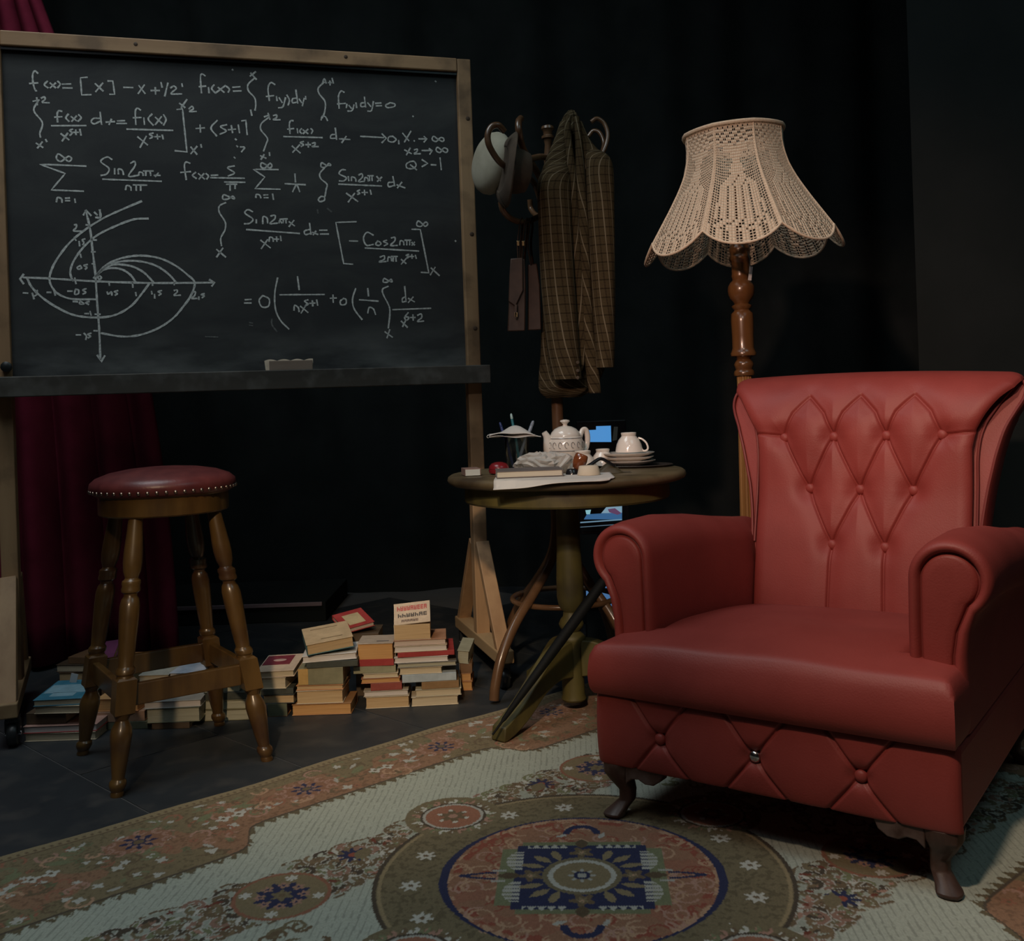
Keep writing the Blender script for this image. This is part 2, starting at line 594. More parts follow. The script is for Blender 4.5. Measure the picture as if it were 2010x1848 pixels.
# ------------------------------------------------------------------ the room (rotated about 42 degrees to the camera)
def build_room():
    # floor of black panels with pale seams, laid at an angle to the camera
    fl = MB().box((0, 1.0, -0.0215), (12, 11, 0.04)).build('floor', M['floor_gap'], smooth=0)
    tag(fl, kind='structure')
    ang = math.radians(-44)
    w, l, gap = 0.43, 1.29, 0.005
    me = None
    ca, sa = math.cos(ang), math.sin(ang)
    for j in range(-9, 17):
        for i in range(-6, 7):
            cu = i * l + (0.37 if j % 2 else 1.0)
            cv = 1.176 - w / 2 + (j - 2) * w
            x, y = cu * ca - cv * sa, cu * sa + cv * ca
            if not (-4.9 < x < 3.4 and 0.2 < y < 5.35):
                continue
            if me is None:
                o = MB().box((0, 0, -0.001), (l - gap, w - gap, 0.002)).build('floor_panel', M['floor_panel'], fl, smooth=0)
                me = o.data
            else:
                o = bpy.data.objects.new('floor_panel', me)
                COL.objects.link(o)
                o.parent = fl
            o.location = (x, y, 0)
            o.rotation_euler = (0, 0, ang)
    # black box walls
    def folds(name, x0, x1, y, z1, amp, n, mat, solid=0.0):
        def fn(u, v):
            x = x0 + (x1 - x0) * u
            s = math.sin(u * n) + 0.5 * math.sin(u * n * 2.3 + 1.0)
            return (x, y + amp * s * (0.7 + 0.3 * v), 0.0 + z1 * v)
        o = MB().grid(int(n * 3), 4, fn).build(name, mat, smooth=180)
        return o
    tag(folds('wall_back', -5.2, 3.6, 5.45, 4.6, 0.05, 70, M['black_cloth']), kind='structure')
    tag(MB().box((-5.3, 1.0, 2.2), (0.1, 11, 4.8)).build('wall_left', M['black_wall'], smooth=0), kind='structure')
    tag(MB().box((0, -4.5, 2.2), (12, 0.1, 4.8)).build('wall_front', M['black_wall'], smooth=0), kind='structure')
    tag(MB().box((0, 1.0, 4.55), (12, 11, 0.1)).build('ceiling', M['black_wall'], smooth=0), kind='structure')
    # angled black flat behind the armchair, brown baseboard along its foot
    a, d = Vector((1.43, 3.57, 0)), Vector((0.757, -0.653, 0))
    e = a + d * 5.2
    n = Vector((0.653, 0.757, 0))
    mid = (a + e) / 2 + n * 0.03
    rz = math.atan2(d.y, d.x)
    m = Matrix.Rotation(rz, 3, 'Z')
    tag(MB().box((mid.x, mid.y, 2.25), (5.2, 0.06, 4.5), m).build('wall_right', M['black_wall'], smooth=0), kind='structure')
    mb = mid - n * 0.042
    tag(MB().box((mb.x, mb.y, 0.057), (5.2, 0.024, 0.11), m).build('baseboard_right', M['dark_brown'], smooth=0, bevel=0.004), kind='structure')
    # low black riser at the back with a pale strip along its front edge
    r = MB().box((-1.55, 5.05, 0.045), (1.30, 0.62, 0.09)).build('trim_1', M['black_wall'], smooth=0, bevel=0.004)
    tag(r, kind='structure')
    MB().box((-1.55, 4.735, 0.083), (1.27, 0.012, 0.018)).build('pale_strip', flat('riser_edge', (0.17, 0.13, 0.15), 0.7), r, smooth=0, bevel=0.002)


build_room()


def build_curtain():
    rnd = random.Random(4)
    x0, x1, y0 = -3.1, -1.36, 4.08
    offs = [rnd.uniform(0, 6.28) for _ in range(4)]
    def fn(u, v):
        z = 0.02 + 3.7 * v
        x = x0 + (x1 - x0) * u - 0.93 * v * v * u ** 3
        w = u * 62 + 1.1 * math.sin(u * 9 + 0.6 * v) + 0.5 * math.sin(v * 2.2 + u * 5)
        s = math.sin(w) + 0.35 * math.sin(2 * w + 0.8) + 0.45 * math.sin(u * 23 + offs[0] + 0.8 * v)
        return (x + 0.028 * math.cos(w), y0 + 0.058 * s * (1.0 - 0.2 * v), z)
    o = MB().grid(340, 24, fn).build('stage_curtain', M['curtain'], smooth=180, solid=0.006)
    tag(o, 'burgundy velvet stage curtain hanging in folds behind the blackboard', 'curtain')


build_curtain()


# ------------------------------------------------------------------ rolling blackboard
BB_O = Vector((-0.9065, 3.584, 0))
BB_A = math.atan2(0.432, 1.479)
BB_X = Vector((math.cos(BB_A), math.sin(BB_A), 0))
BB_N = Vector((-math.sin(BB_A), math.cos(BB_A), 0))       # away from the viewer


def board_uv(x, y):
    """pixel -> board coordinates on its writing surface"""
    a, b = ray(x, y)
    d = Vector((a, 1.0, -b))
    o = Vector((0, 0, CAM_Z))
    t = (BB_O - o).dot(BB_N) / d.dot(BB_N)
    p = o + d * t
    return (p - BB_O).dot(BB_X), p.z


STROKES = {
 # per photographed region: (scale, x offset, y offset), then one entry per formula
 'a': ((4.02, 0, 0), [
  "300,580 275,560 258,590 262,660 280,715 290,715;232,660 300,655;375,640 350,670 380,695;395,655 440,695;440,655 395,695;455,640 475,665 455,695;490,665 560,663;495,695 570,695;k690,610 635,615 645,750 720,748;750,660 815,720;812,655 755,725;k850,640 890,640 905,745 865,745;975,690 1050,692;1095,675 1145,740;1140,670 1090,740;1190,715 1260,715;1225,690 1228,745;1270,650 1280,690;1325,655 1300,760;1345,695 1370,680 1390,700 1350,740 1435,742;1435,660 1440,685",
  "1620,600 1595,585 1582,610 1590,735;1570,685 1625,680;1645,690 1650,735;1690,670 1670,700 1700,735;1700,735 1780,675;1720,690 1770,730;1785,680 1810,705 1800,730;1835,690 1895,685;1840,720 1905,718;1832,548 1840,555",
  "260,800 310,790;290,770 295,830;325,775 350,765 355,785 335,808 390,812;300,800 270,850 275,890 325,950 335,990 315,1050 320,1085;285,1130 340,1165;335,1120 295,1170;360,1100 370,1120;490,880 465,875 452,900 455,965;430,925 490,922;540,900 520,930 545,960;560,920 605,955;605,915 565,960;620,905 640,930 615,960;405,993 680,992;480,1055 545,1105;535,1050 490,1115;575,1020 550,1030 570,1050 550,1070;575,1045 620,1045;598,1025 600,1065;630,1020 640,1070;790,885 800,975 805,980;790,935 740,935 720,960 745,978 795,955;835,965 905,960;880,940 860,985;925,955 985,953;920,975 1000,975;1110,870 1085,855 1068,880 1072,985;1050,930 1115,928;1135,930 1140,985;1200,900 1170,940 1210,990;1225,925 1280,975;1275,920 1225,985;1290,905 1310,945 1290,990;1000,1020 1365,1030;1085,1080 1165,1145;1155,1075 1105,1165;1210,1050 1180,1060 1205,1080 1180,1095;1220,1080 1265,1080;1240,1060 1245,1100;1280,1065 1288,1100;1415,815 1460,850;1475,785 1430,850;1490,860 1515,840 1525,860 1495,880 1550,880;k1395,865 1440,860 1475,1200 1380,1190;1505,1160 1555,1220;1555,1155 1505,1215;1585,1140 1590,1165;1545,1015 1615,1010;1578,985 1582,1045;1715,950 1665,1010 1710,1075;1790,985 1740,1000 1785,1035 1735,1060;1800,1025 1860,1020;1825,990 1835,1050;1880,985 1890,1050;k1905,955 1940,950 1950,1065;1856,1096 1866,1106;1866,1150 1876,1160;1895,1160 1930,1165 1905,1200;1846,1240 1856,1250",
  "500,1240 460,1215 445,1250 480,1275 540,1235 565,1255 540,1275 500,1240;k680,1312 315,1297 515,1370 405,1500 660,1510;445,1595 455,1560 485,1570 490,1600;515,1565 550,1563;515,1585 552,1585;590,1570 595,1600;885,1260 845,1240 795,1275 860,1330 840,1375 795,1385;905,1330 905,1375;935,1375 935,1335 965,1345 975,1380;1030,1290 1060,1275 1065,1310 1015,1390 1090,1385;1095,1385 1100,1360 1125,1365 1130,1388;1130,1350 1210,1350;1150,1355 1150,1388;1185,1355 1190,1388;1215,1385 1265,1385;1250,1365 1225,1395;810,1415 1275,1432;990,1500 1000,1465 1030,1475 1035,1505;1050,1460 1160,1462;1075,1465 1075,1505;1110,1465 1110,1505",
  "1500,1290 1470,1280 1455,1310 1470,1420;1425,1362 1505,1355;1545,1360 1520,1385 1550,1410;1565,1370 1615,1415;1610,1370 1570,1415;1625,1370 1645,1390 1630,1415;1665,1385 1720,1382;1660,1403 1930,1408;1770,1437 1935,1440;1850,1310 1795,1325 1850,1365 1800,1390;1785,1455 1870,1455;1815,1458 1815,1505;1855,1458 1855,1490"]),
 'b': ((3.941, 450, 80), [
  "165,250 210,300;205,240 160,275;195,290 145,340 150,390 195,440 205,490 200,540;165,535 175,580;355,340 320,325 300,370 310,465;285,432 345,425;365,430 370,465;385,440 410,480;435,440 415,510 380,520;445,420 465,460 455,500;515,380 530,485;520,445 490,450 490,480 525,475;540,450 560,480;580,445 565,505;590,430 592,455",
  "720,330 735,295 750,330;765,325 790,325;778,310 780,345;795,290 805,330;735,320 690,365 695,410 740,470 740,540 720,600;710,615 720,585 745,590 760,620;890,400 865,390 845,430 850,525;835,490 900,485;910,490 905,520;925,500 945,525;965,495 950,540 915,545;980,480 985,520;1045,435 1055,515;1045,480 1020,485 1020,510 1050,508;1070,480 1095,510;1115,470 1100,540 1070,545;1130,485 1175,482;1135,505 1180,503;1245,480 1210,500 1225,518 1275,510 1280,490 1245,480;1592,312 1600,318;1418,583 1424,588",
  "270,590 310,575;300,560 315,610;340,580 365,575 365,595 340,612 395,612;310,590 250,640 245,690 295,755 285,800 265,855;240,890 285,910;270,880 245,920;310,865 313,890;495,620 475,620 465,650 470,720;450,685 500,680;525,680 530,715;560,680 545,700 560,720;570,690 610,720;610,685 570,720;630,680 645,695 635,720;420,742 720,750;485,815 550,870;545,805 490,865;575,780 550,790 575,805 555,820;590,805 630,805;610,785 612,825;640,795 665,790 660,810 640,820 690,820;820,675 830,765;825,725 790,730 785,755 825,755;850,760 935,765;905,740 870,790",
  "1015,740 1195,750;k1180,720 1215,755 1180,790;1265,740 1235,745 1230,775 1265,785 1290,765 1265,740;1310,770 1312,800;1340,715 1390,775;1405,700 1355,785;1428,773 1434,778;1465,760 1525,760;k1505,740 1530,760 1505,785;1610,760 1580,740 1570,765 1600,780 1635,750 1660,760 1650,780 1610,760;1355,845 1410,875;1400,830 1370,885;1430,845 1455,840 1450,860 1430,875 1480,875;1490,850 1565,850;k1545,835 1570,850 1550,880;1640,845 1610,825 1600,850 1630,865 1660,830 1690,845 1675,865 1640,845;1400,935 1370,955 1375,985 1420,990 1445,965 1430,935 1400,935;1400,960 1450,1000;k1490,920 1535,950 1490,975;1560,960 1600,962;1630,905 1640,1000",
  "285,960 250,945 245,975 275,985 315,950 330,970 310,985 285,960;k380,998 185,995 275,1055 200,1145 395,1150;205,1215 210,1190 235,1195 245,1218;265,1195 300,1193;268,1215 302,1215;335,1185 342,1230;508,1030 512,1095;430,1107 590,1115;490,1170 515,1120 530,1130 545,1170;750,965 715,945 710,975 740,980 770,950 785,965 750,965;735,985 700,1030 710,1070 755,1110 750,1150 740,1205;710,1205 690,1225 700,1245 735,1235 735,1210 710,1205;900,1000 870,1000 850,1030 905,1060 885,1085 850,1085;920,1050 925,1085;945,1085 948,1055 975,1065 980,1090;1000,1040 1025,1030 1030,1055 1000,1090 1045,1088;1045,1085 1050,1060 1070,1065 1075,1088;1070,1045 1115,1045;1085,1048 1085,1085;1103,1048 1105,1085;1140,1050 1170,1085;1180,1055 1145,1090;845,1110 1180,1125;905,1180 995,1245;970,1180 920,1250;1010,1155 990,1165 1010,1180 990,1190;1025,1175 1070,1175;1045,1155 1048,1195;1090,1155 1098,1190;1265,1050 1280,1125;1265,1095 1230,1100 1235,1130 1275,1120;1295,1115 1360,1140;1335,1095 1300,1140"]),
 'c': ((4.1875, 0, 370), [
  "705,180 740,330 760,500 785,720 800,960 815,1150 825,1400;k685,220 708,180 750,225;k800,1370 832,1425 862,1375;190,732 420,742 800,765 1250,778 1760,775;k195,705 165,745 195,785;k1720,750 1765,775 1740,805;775,195 800,220;820,175 825,235 785,240;1165,105 1000,175 850,245 700,340 570,450 470,580 420,680 408,760 440,830 500,880 600,910 790,912;1220,248 1100,255 950,310 800,385 690,480 610,590 578,680 590,740 605,760;225,740 260,810 350,900 480,985 620,1045 800,1062 950,1040 1080,965 1170,860 1225,785;770,740 850,650 950,590 1080,558 1200,555 1330,580 1450,640 1540,710 1600,775 1570,880 1500,980 1420,1070 1300,1150 1150,1205 1000,1218 830,1190;790,720 870,640 1000,600 1150,600 1280,635 1380,700 1445,770;790,720 860,655 950,625 1080,640 1180,690 1260,770;790,720 850,670 930,655 1010,670 1075,715 1115,770",
  "820,720 835,735 815,748 805,730 820,720;705,300 735,302;745,425 795,425;750,522 785,522;755,620 775,622;615,735 625,785;895,770 900,800;1090,765 1092,815;1250,770 1255,800;1430,770 1432,795;780,1035 825,1035;770,1170 800,1172;610,400 625,430;610,300 630,300 625,325 605,350 670,352;650,435 655,475;700,415 675,425 690,445 680,465;660,540 668,570;660,635 635,650 645,665 670,655 660,635;720,625 690,635 715,650 700,665;190,860 230,862;265,860 280,910;310,840 290,850 305,870 285,885;385,855 420,855;445,845 455,880;555,845 595,845;620,830 615,870 645,865 645,835 620,830;710,825 680,835 705,855 680,870;880,850 890,870 915,850 920,880;970,840 940,850 965,865 945,880;1115,855 1120,885;1245,845 1250,870;1270,870 1272,905;1330,840 1300,850 1325,865 1305,880;1430,840 1455,835 1455,855 1430,880 1485,878;1575,860 1605,850 1600,880 1575,905 1620,905;1635,890 1635,915;1680,865 1655,875 1680,885 1660,900;600,930 640,932;660,925 655,950 690,950 660,925;735,930 705,940 730,955;695,1030 730,1030;740,1010 750,1045;625,1205 665,1205;690,1190 710,1215 705,1245;750,1190 720,1200 745,1215 725,1230"]),
 'd': ((3.589, 400, 370), [
  "180,60 140,45 135,75 170,75 205,55 215,75 180,60;155,100 110,125 110,170 150,235 150,290 120,350 125,405;90,430 155,485;135,420 90,485;345,165 310,150 290,175 345,215 325,245 285,250;370,220 370,245;415,250 418,200 445,210 450,245;470,195 500,190 500,215 465,248 520,245;530,245 535,225 550,245;535,218 590,215;560,218 558,245;578,218 580,245;600,235 640,265;635,225 600,270;300,290 675,318;400,365 470,420;450,360 405,425;460,375 465,345 485,350 490,375;495,358 530,358;512,340 515,375;540,335 545,370;745,245 755,325;745,290 710,300 715,325 750,318;765,310 805,325;790,300 770,328;815,295 870,295;820,322 880,322",
  "k1075,235 930,240 985,530 1050,535;1025,370 1085,372;1195,330 1150,310 1125,350 1145,400 1195,395;1225,370 1210,395 1235,402 1248,385 1225,370;1290,365 1265,375 1295,390 1270,405;1320,350 1345,345 1345,370 1315,402 1365,402;1380,400 1385,370 1405,375 1410,400;1415,365 1460,365;1430,368 1430,400;1450,368 1450,400;1465,380 1485,400;1485,378 1465,402;1135,420 1515,442;1240,485 1270,475 1270,500 1235,518 1285,515;1295,515 1300,485 1320,490 1322,512;1320,480 1365,480;1335,482 1333,515;1352,482 1355,515;1390,500 1425,530;1425,495 1390,535;1445,465 1425,472 1445,482 1428,492;1450,480 1480,480;1465,465 1467,495;1490,470 1497,495;k1465,288 1525,290 1585,595 1530,592;1540,250 1510,230 1500,260 1530,268 1560,238 1578,250 1560,268 1540,250;1600,560 1660,615;1630,555 1595,610;1770,368 1776,374",
  "290,785 335,782;285,808 335,808;415,755 390,790 410,835 455,830 460,780 415,755;520,630 500,740 505,850 540,930 600,992;660,620 672,715;535,750 850,748;635,860 640,825 665,840 672,870;680,830 735,875;725,815 685,880;735,785 710,795 735,815 712,830;745,810 785,808;765,790 768,830;795,785 802,825;890,775 935,772;910,750 912,805;985,775 962,795 968,820 1000,815 1002,785 985,775;1070,705 1048,780 1060,850 1115,925;1155,705 1160,760;1095,785 1230,795;1155,880 1165,840 1195,850 1210,890;1300,650 1270,635 1265,660 1295,660 1320,640 1325,660 1300,650;1300,690 1260,710 1265,750 1305,830 1310,890 1300,985;1275,1010 1330,1050;1310,995 1290,1055;1415,690 1425,800;1420,765 1400,775 1400,800 1422,795;1440,775 1485,800;1475,765 1440,805;1330,855 1600,845;1390,935 1435,980;1425,925 1400,975;1440,875 1415,910 1430,930 1445,910 1420,905;1455,910 1490,910;1473,890 1475,930;1505,895 1530,885 1535,910 1505,938 1550,935",
  "F480,920 480,960 515,1010;F320,945 345,950;F320,965 345,968;F10,1045 100,1048;F800,150 805,175;F870,140 900,165"]),
}


def build_blackboard():
    root = empty('rolling_blackboard', BB_O, BB_A, 'large blackboard covered in chalk formulas on a pine rolling easel', 'blackboard')
    hw = 0.7705
    zb, zt = 1.133, 2.222
    pw = 0.052
    surf = MB().box((0, 0.012, (zb + zt) / 2), (2 * hw + 0.02, 0.012, zt - zb + 0.02)).build('writing_surface', M['board'], root, smooth=0)
    surf.location = (0, -0.006, 0)
    # black strip under the top rail, standing in for shade in the reveal
    for s in (-1, 1):
        x = s * (hw + pw / 2)
        post = MB().box((x, 0.0, (0.10 + zt + 0.05) / 2), (pw, 0.05, zt + 0.05 - 0.10)).build('post', M['pine'], root, smooth=0, bevel=0.004)
        for zk in ((1.27, 1.62, 2.05) if s > 0 else (1.75,)):
            MB().lathe([(0.0085, 0), (0.006, 0.0012)], 10, Matrix.Rotation(math.pi / 2, 3, 'X'), (x + 0.008 * s, -0.0253, zk)).build('knot', M['knot'], post)
    rail = MB().box((0, -0.002, zt + 0.026), (2 * hw - 0.001, 0.05, 0.050)).build('top_rail', M['pine_h'], root, smooth=0, bevel=0.004)
    for xk in (-0.35, 0.36):
        MB().lathe([(0.007, 0), (0.005, 0.0012)], 10, Matrix.Rotation(math.pi / 2, 3, 'X'), (xk, -0.0273, zt + 0.03)).build('knot', M['knot'], rail)
    MB().box((0, -0.006, zt - 0.004), (2 * hw, 0.02, 0.010)).build('reveal_shade', M['black_gloss'], root, smooth=0)
    MB().box((0, -0.052, zb - 0.042), (2 * hw + 2 * pw + 0.02, 0.11, 0.024)).add([], []).build('tray', M['tray'], root, smooth=0, bevel=0.003)
    MB().box((0, -0.112, zb - 0.036), (2 * hw + 2 * pw + 0.02, 0.016, 0.066)).build('tray_front', M['tray'], root, smooth=0, bevel=0.003)
    MB().lathe([(0.012, 0), (0.017, 0.006), (0.017, 0.022), (0.010, 0.026)], 12, Matrix.Rotation(math.pi / 2, 3, 'X'), (-hw - 0.012, -0.025, 1.165)).build('clamp_knob', M['castor'], root)
    for s in (-1, 1):
        x = s * (hw + pw / 2)
        tw = 0.032 if s < 0 else 0.0
        foot = MB().bar((x - tw, 0.322, 0.115), (x + tw, -0.322, 0.115), 0.06, 0.045, up=(0, 0, 1)).build('foot_bar', M['pine_y'], root, smooth=0, bevel=0.004)
        for t in (-1, 1):
            br = MB().bar((x, t * 0.042, 0.475), (x - t * tw, t * 0.295, 0.125), 0.05, 0.030, up=(0, 1, 0))
            br.build('brace', M['pine'], root, smooth=0, bevel=0.003)
            # swivel castor
            c = MB().box((x - t * tw * 1.3, t * 0.285, 0.085), (0.036, 0.05, 0.014)).build('castor', M['castor'], root, smooth=0, bevel=0.002)
            MB().lathe([(0.010, -0.014), (0.034, -0.014), (0.038, -0.008), (0.038, 0.008), (0.034, 0.014), (0.010, 0.014)], 20,
                       Matrix.Rotation(math.pi / 2, 3, 'Y'), (x - t * tw * 1.3, t * 0.285, 0.0385)).build('wheel', M['castor'], c)
            MB().box((x - t * tw * 1.3, t * 0.285, 0.062), (0.044, 0.030, 0.044)).build('castor_fork', M['castor'], c, smooth=0, bevel=0.004)
            MB().lathe([(0.004, -0.024), (0.008, -0.023), (0.008, 0.023), (0.004, 0.024)], 10, Matrix.Rotation(math.pi / 2, 3, 'Y'),
                       (x - t * tw * 1.3, t * 0.285, 0.0385)).build('axle', M['steel'], c)
    # chalk writing: thin strokes lying on the slate
    rnd = random.Random(11)
    for key, (tr, groups) in STROKES.items():
        sc, ox, oy = tr
        for gi, g in enumerate(groups):
            mb, mbf = MB(), MB()
            nm = 'chalk_graph' if key == 'c' else 'chalk_formula'
            for poly in g.split(';'):
                tgt, wid, kink = mb, 0.0028, False
                if poly[0] == 'k':
                    kink, poly = True, poly[1:]
                if poly[0] == 'F':
                    tgt, poly = mbf, poly[1:]
                pts = []
                for q in poly.split():
                    px, py = q.split(',')
                    u, z = board_uv(float(px) / sc + ox, float(py) / sc + oy)
                    pts.append(Vector((u, 0, z)))
                if key == 'c' and gi == 0:
                    wid = 0.0036
                if len(pts) > 2 and not kink:
                    pts = catmull(pts, 6)
                else:
                    q2 = []
                    for a, b in zip(pts, pts[1:]):
                        n = max(1, int((b - a).length / 0.012))
                        q2 += [a.lerp(b, k / n) for k in range(n)]
                    pts = q2 + [pts[-1]]
                vs, fs = [], []
                for i, pnt in enumerate(pts):
                    t = pts[min(i + 1, len(pts) - 1)] - pts[max(i - 1, 0)]
                    if t.length < 1e-9:
                        t = Vector((1, 0, 0))
                    t.normalize()
                    nn = Vector((-t.z, 0, t.x)) * wid * rnd.uniform(0.75, 1.15)
                    end = t * 0.001 * (1 if i == len(pts) - 1 else (-1 if i == 0 else 0))
                    vs += [pnt + nn + end, pnt - nn + end]
                for i in range(len(pts) - 1):
                    fs.append((2 * i, 2 * i + 1, 2 * i + 3, 2 * i + 2))
                ln = sum((b - a).length for a, b in zip(pts, pts[1:]))
                if ln > 0.075 and tgt is mb:
                    o = MB().add(vs, fs).build('chalk_curve' if key == 'c' else 'chalk_stroke', M['chalk'], surf, smooth=0)
                    o.location = (0, 0.0052, 0)
                else:
                    tgt.add(vs, fs)
            if mb.v:
                o = mb.build(nm, M['chalk'], surf, smooth=0)
                tag(o, kind='stuff')
                o.location = (0, 0.0052, 0)
            if mbf.v:
                o = mbf.build('chalk_smear', M['chalk_dim'], surf, smooth=0)
                tag(o, kind='stuff')
                o.location = (0, 0.0053, 0)
    return root


build_blackboard()


def build_eraser():
    # sits on the tray, wooden back to the viewer, wavy felt behind
    u, z = board_uv(563, 730)
    loc = BB_O + BB_X * (u + 0.002) + BB_N * (-0.103)
    zt = 1.133 - 0.030 + 0.0015
    root = empty('board_eraser', (loc.x, loc.y, zt), BB_A, 'wooden blackboard eraser with wavy cream felt standing on the tray', 'eraser')
    MB().box((0.006, 0, 0.031), (0.146, 0.014, 0.054)).build('wooden_back', M['eraser_wood'], root, smooth=0, bevel=0.002)
    n = 48
    top = [(-0.082 + 0.164 * i / n, 0.058 + 0.0055 * abs(math.sin(i / n * math.pi * 3.6 + 0.25))) for i in range(n + 1)]
    outline = [(-0.076, 0.0)] + top + [(0.080, 0.004)]
    MB().prism(outline, 0.007, 0.034).build('felt_pad', M['felt'], root, smooth=30)
    for x in (-0.045, 0.052):
        MB().lathe([(0.0035, 0), (0.003, 0.0015)], 10, Matrix.Rotation(math.pi / 2, 3, 'X'), (x, -0.007, 0.020)).build('nail_head', M['steel'], root)


build_eraser()


# ------------------------------------------------------------------ bar stool
def build_stool():
    c = Vector((-1.016, 2.949, 0))
    root = empty('bar_stool', c, math.radians(34.5), 'turned wooden bar stool with round oxblood leather seat in front of the curtain', 'stool')
    seat = MB().lathe([(0.188, 0.768), (0.198, 0.775), (0.203, 0.790), (0.200, 0.803), (0.185, 0.816), (0.150, 0.829), (0.10, 0.838), (0.05, 0.842), (0.005, 0.843)], 64)
    seat = seat.build('seat', M['stool_leather'], root, smooth=60)
    n = 52
    st = None
    for i in range(n):
        a = 2 * math.pi * i / n
        p = Vector((0.2015 * math.cos(a), 0.2015 * math.sin(a), 0.781))
        if st is None:
            st = MB().lathe([(0.0052, 0), (0.0048, 0.0016), (0.0030, 0.0032), (0.0006, 0.0038)], 10).build('stud', M['stud'], seat)
            o = st
        else:
            o = bpy.data.objects.new('stud', st.data)
            COL.objects.link(o)
            o.parent = seat
        o.location = p
        o.rotation_euler = (0, math.pi / 2, a)
    MB().lathe([(0.150, 0.712), (0.176, 0.712), (0.180, 0.716), (0.180, 0.764), (0.186, 0.7685), (0.10, 0.7685)], 64).build('apron', M['stool_wood'], root, smooth=35)
    # legs: feet on a 0.41 m square, tops drawn in under the seat
    prof = [(0.019, 0.715), (0.021, 0.68), (0.0255, 0.62), (0.026, 0.595), (0.0235, 0.57), (0.0175, 0.553), (0.019, 0.549), (0.0245, 0.545), (0.0255, 0.538),
            (0.0235, 0.531), (0.0255, 0.524), (0.0245, 0.517), (0.018, 0.512), (0.0175, 0.505), (0.023, 0.497), (0.0265, 0.480), (0.0265, 0.45), (0.022, 0.36), (0.0195, 0.325),
            (0.0205, 0.322), (0.025, 0.316), (0.025, 0.306), (0.0215, 0.301), (0.0235, 0.290)]
    prof2 = [(0.0245, 0.205), (0.020, 0.196), (0.0165, 0.188), (0.0185, 0.182), (0.026, 0.168), (0.0285, 0.150), (0.026, 0.125), (0.0205, 0.075), (0.0165, 0.046),
             (0.0165, 0.042), (0.0215, 0.036), (0.0225, 0.027), (0.0195, 0.019), (0.0155, 0.012), (0.0175, 0.005), (0.0165, 0.0)]
    corners = []
    for sx, sy in ((-1, -1), (1, -1), (1, 1), (-1, 1)):
        foot = Vector((0.2045 * sx, 0.2045 * sy, 0.0))
        top = Vector((0.108 * sx, 0.108 * sy, 0.715))
        def axis(z):
            return foot.lerp(top, z / 0.715)
        def leaned(pf):
            rings = []
            for r, z in pf:
                cc = axis(z)
                rings.append([(cc.x + r * math.cos(t), cc.y + r * math.sin(t), z) for t in [2 * math.pi * k / 20 for k in range(20)]])
            return rings
        mb = MB().rings(leaned(prof))
        mb.rings(leaned(prof2))
        a, b = axis(0.206), axis(0.291)
        h = 0.026
        ring = lambda q, e: [(q.x + e * i, q.y + e * j, q.z) for i, j in ((-1, -1), (1, -1), (1, 1), (-1, 1))]
        mb.rings([ring(axis(0.200), h * 0.72), ring(a, h), ring(b, h), ring(axis(0.297), h * 0.75)])
        mb.build('leg', M['stool_wood'], root, smooth=35)
        corners.append(axis(0.248))
    for i in range(4):
        a, b = corners[i], corners[(i + 1) % 4]
        d = (b - a).normalized() * 0.024
        MB().bar(a + d, b - d, 0.020, 0.058, up=(0, 0, 1)).build('stretcher', M['stool_wood'], root, smooth=0, bevel=0.003)


build_stool()


# ------------------------------------------------------------------ armchair
CH_O = Vector((0.496, 2.175, 0.0055))
CH_A = math.atan2(-0.582, 0.813)


def crease(p, a, b, w):
    ax, az = a
    bx, bz = b
    dx, dz = bx - ax, bz - az
    L = dx * dx + dz * dz
    t = max(0.0, min(1.0, ((p[0] - ax) * dx + (p[1] - az) * dz) / L))
    d = math.hypot(p[0] - ax - t * dx, p[1] - az - t * dz)
    return d


def interp(tab, z):
    if z <= tab[0][0]:
        return tab[0][1]
    for (z0, v0), (z1, v1) in zip(tab, tab[1:]):
        if z <= z1:
            k = (z - z0) / (z1 - z0)
            return v0 + (v1 - v0) * k
    return tab[-1][1]


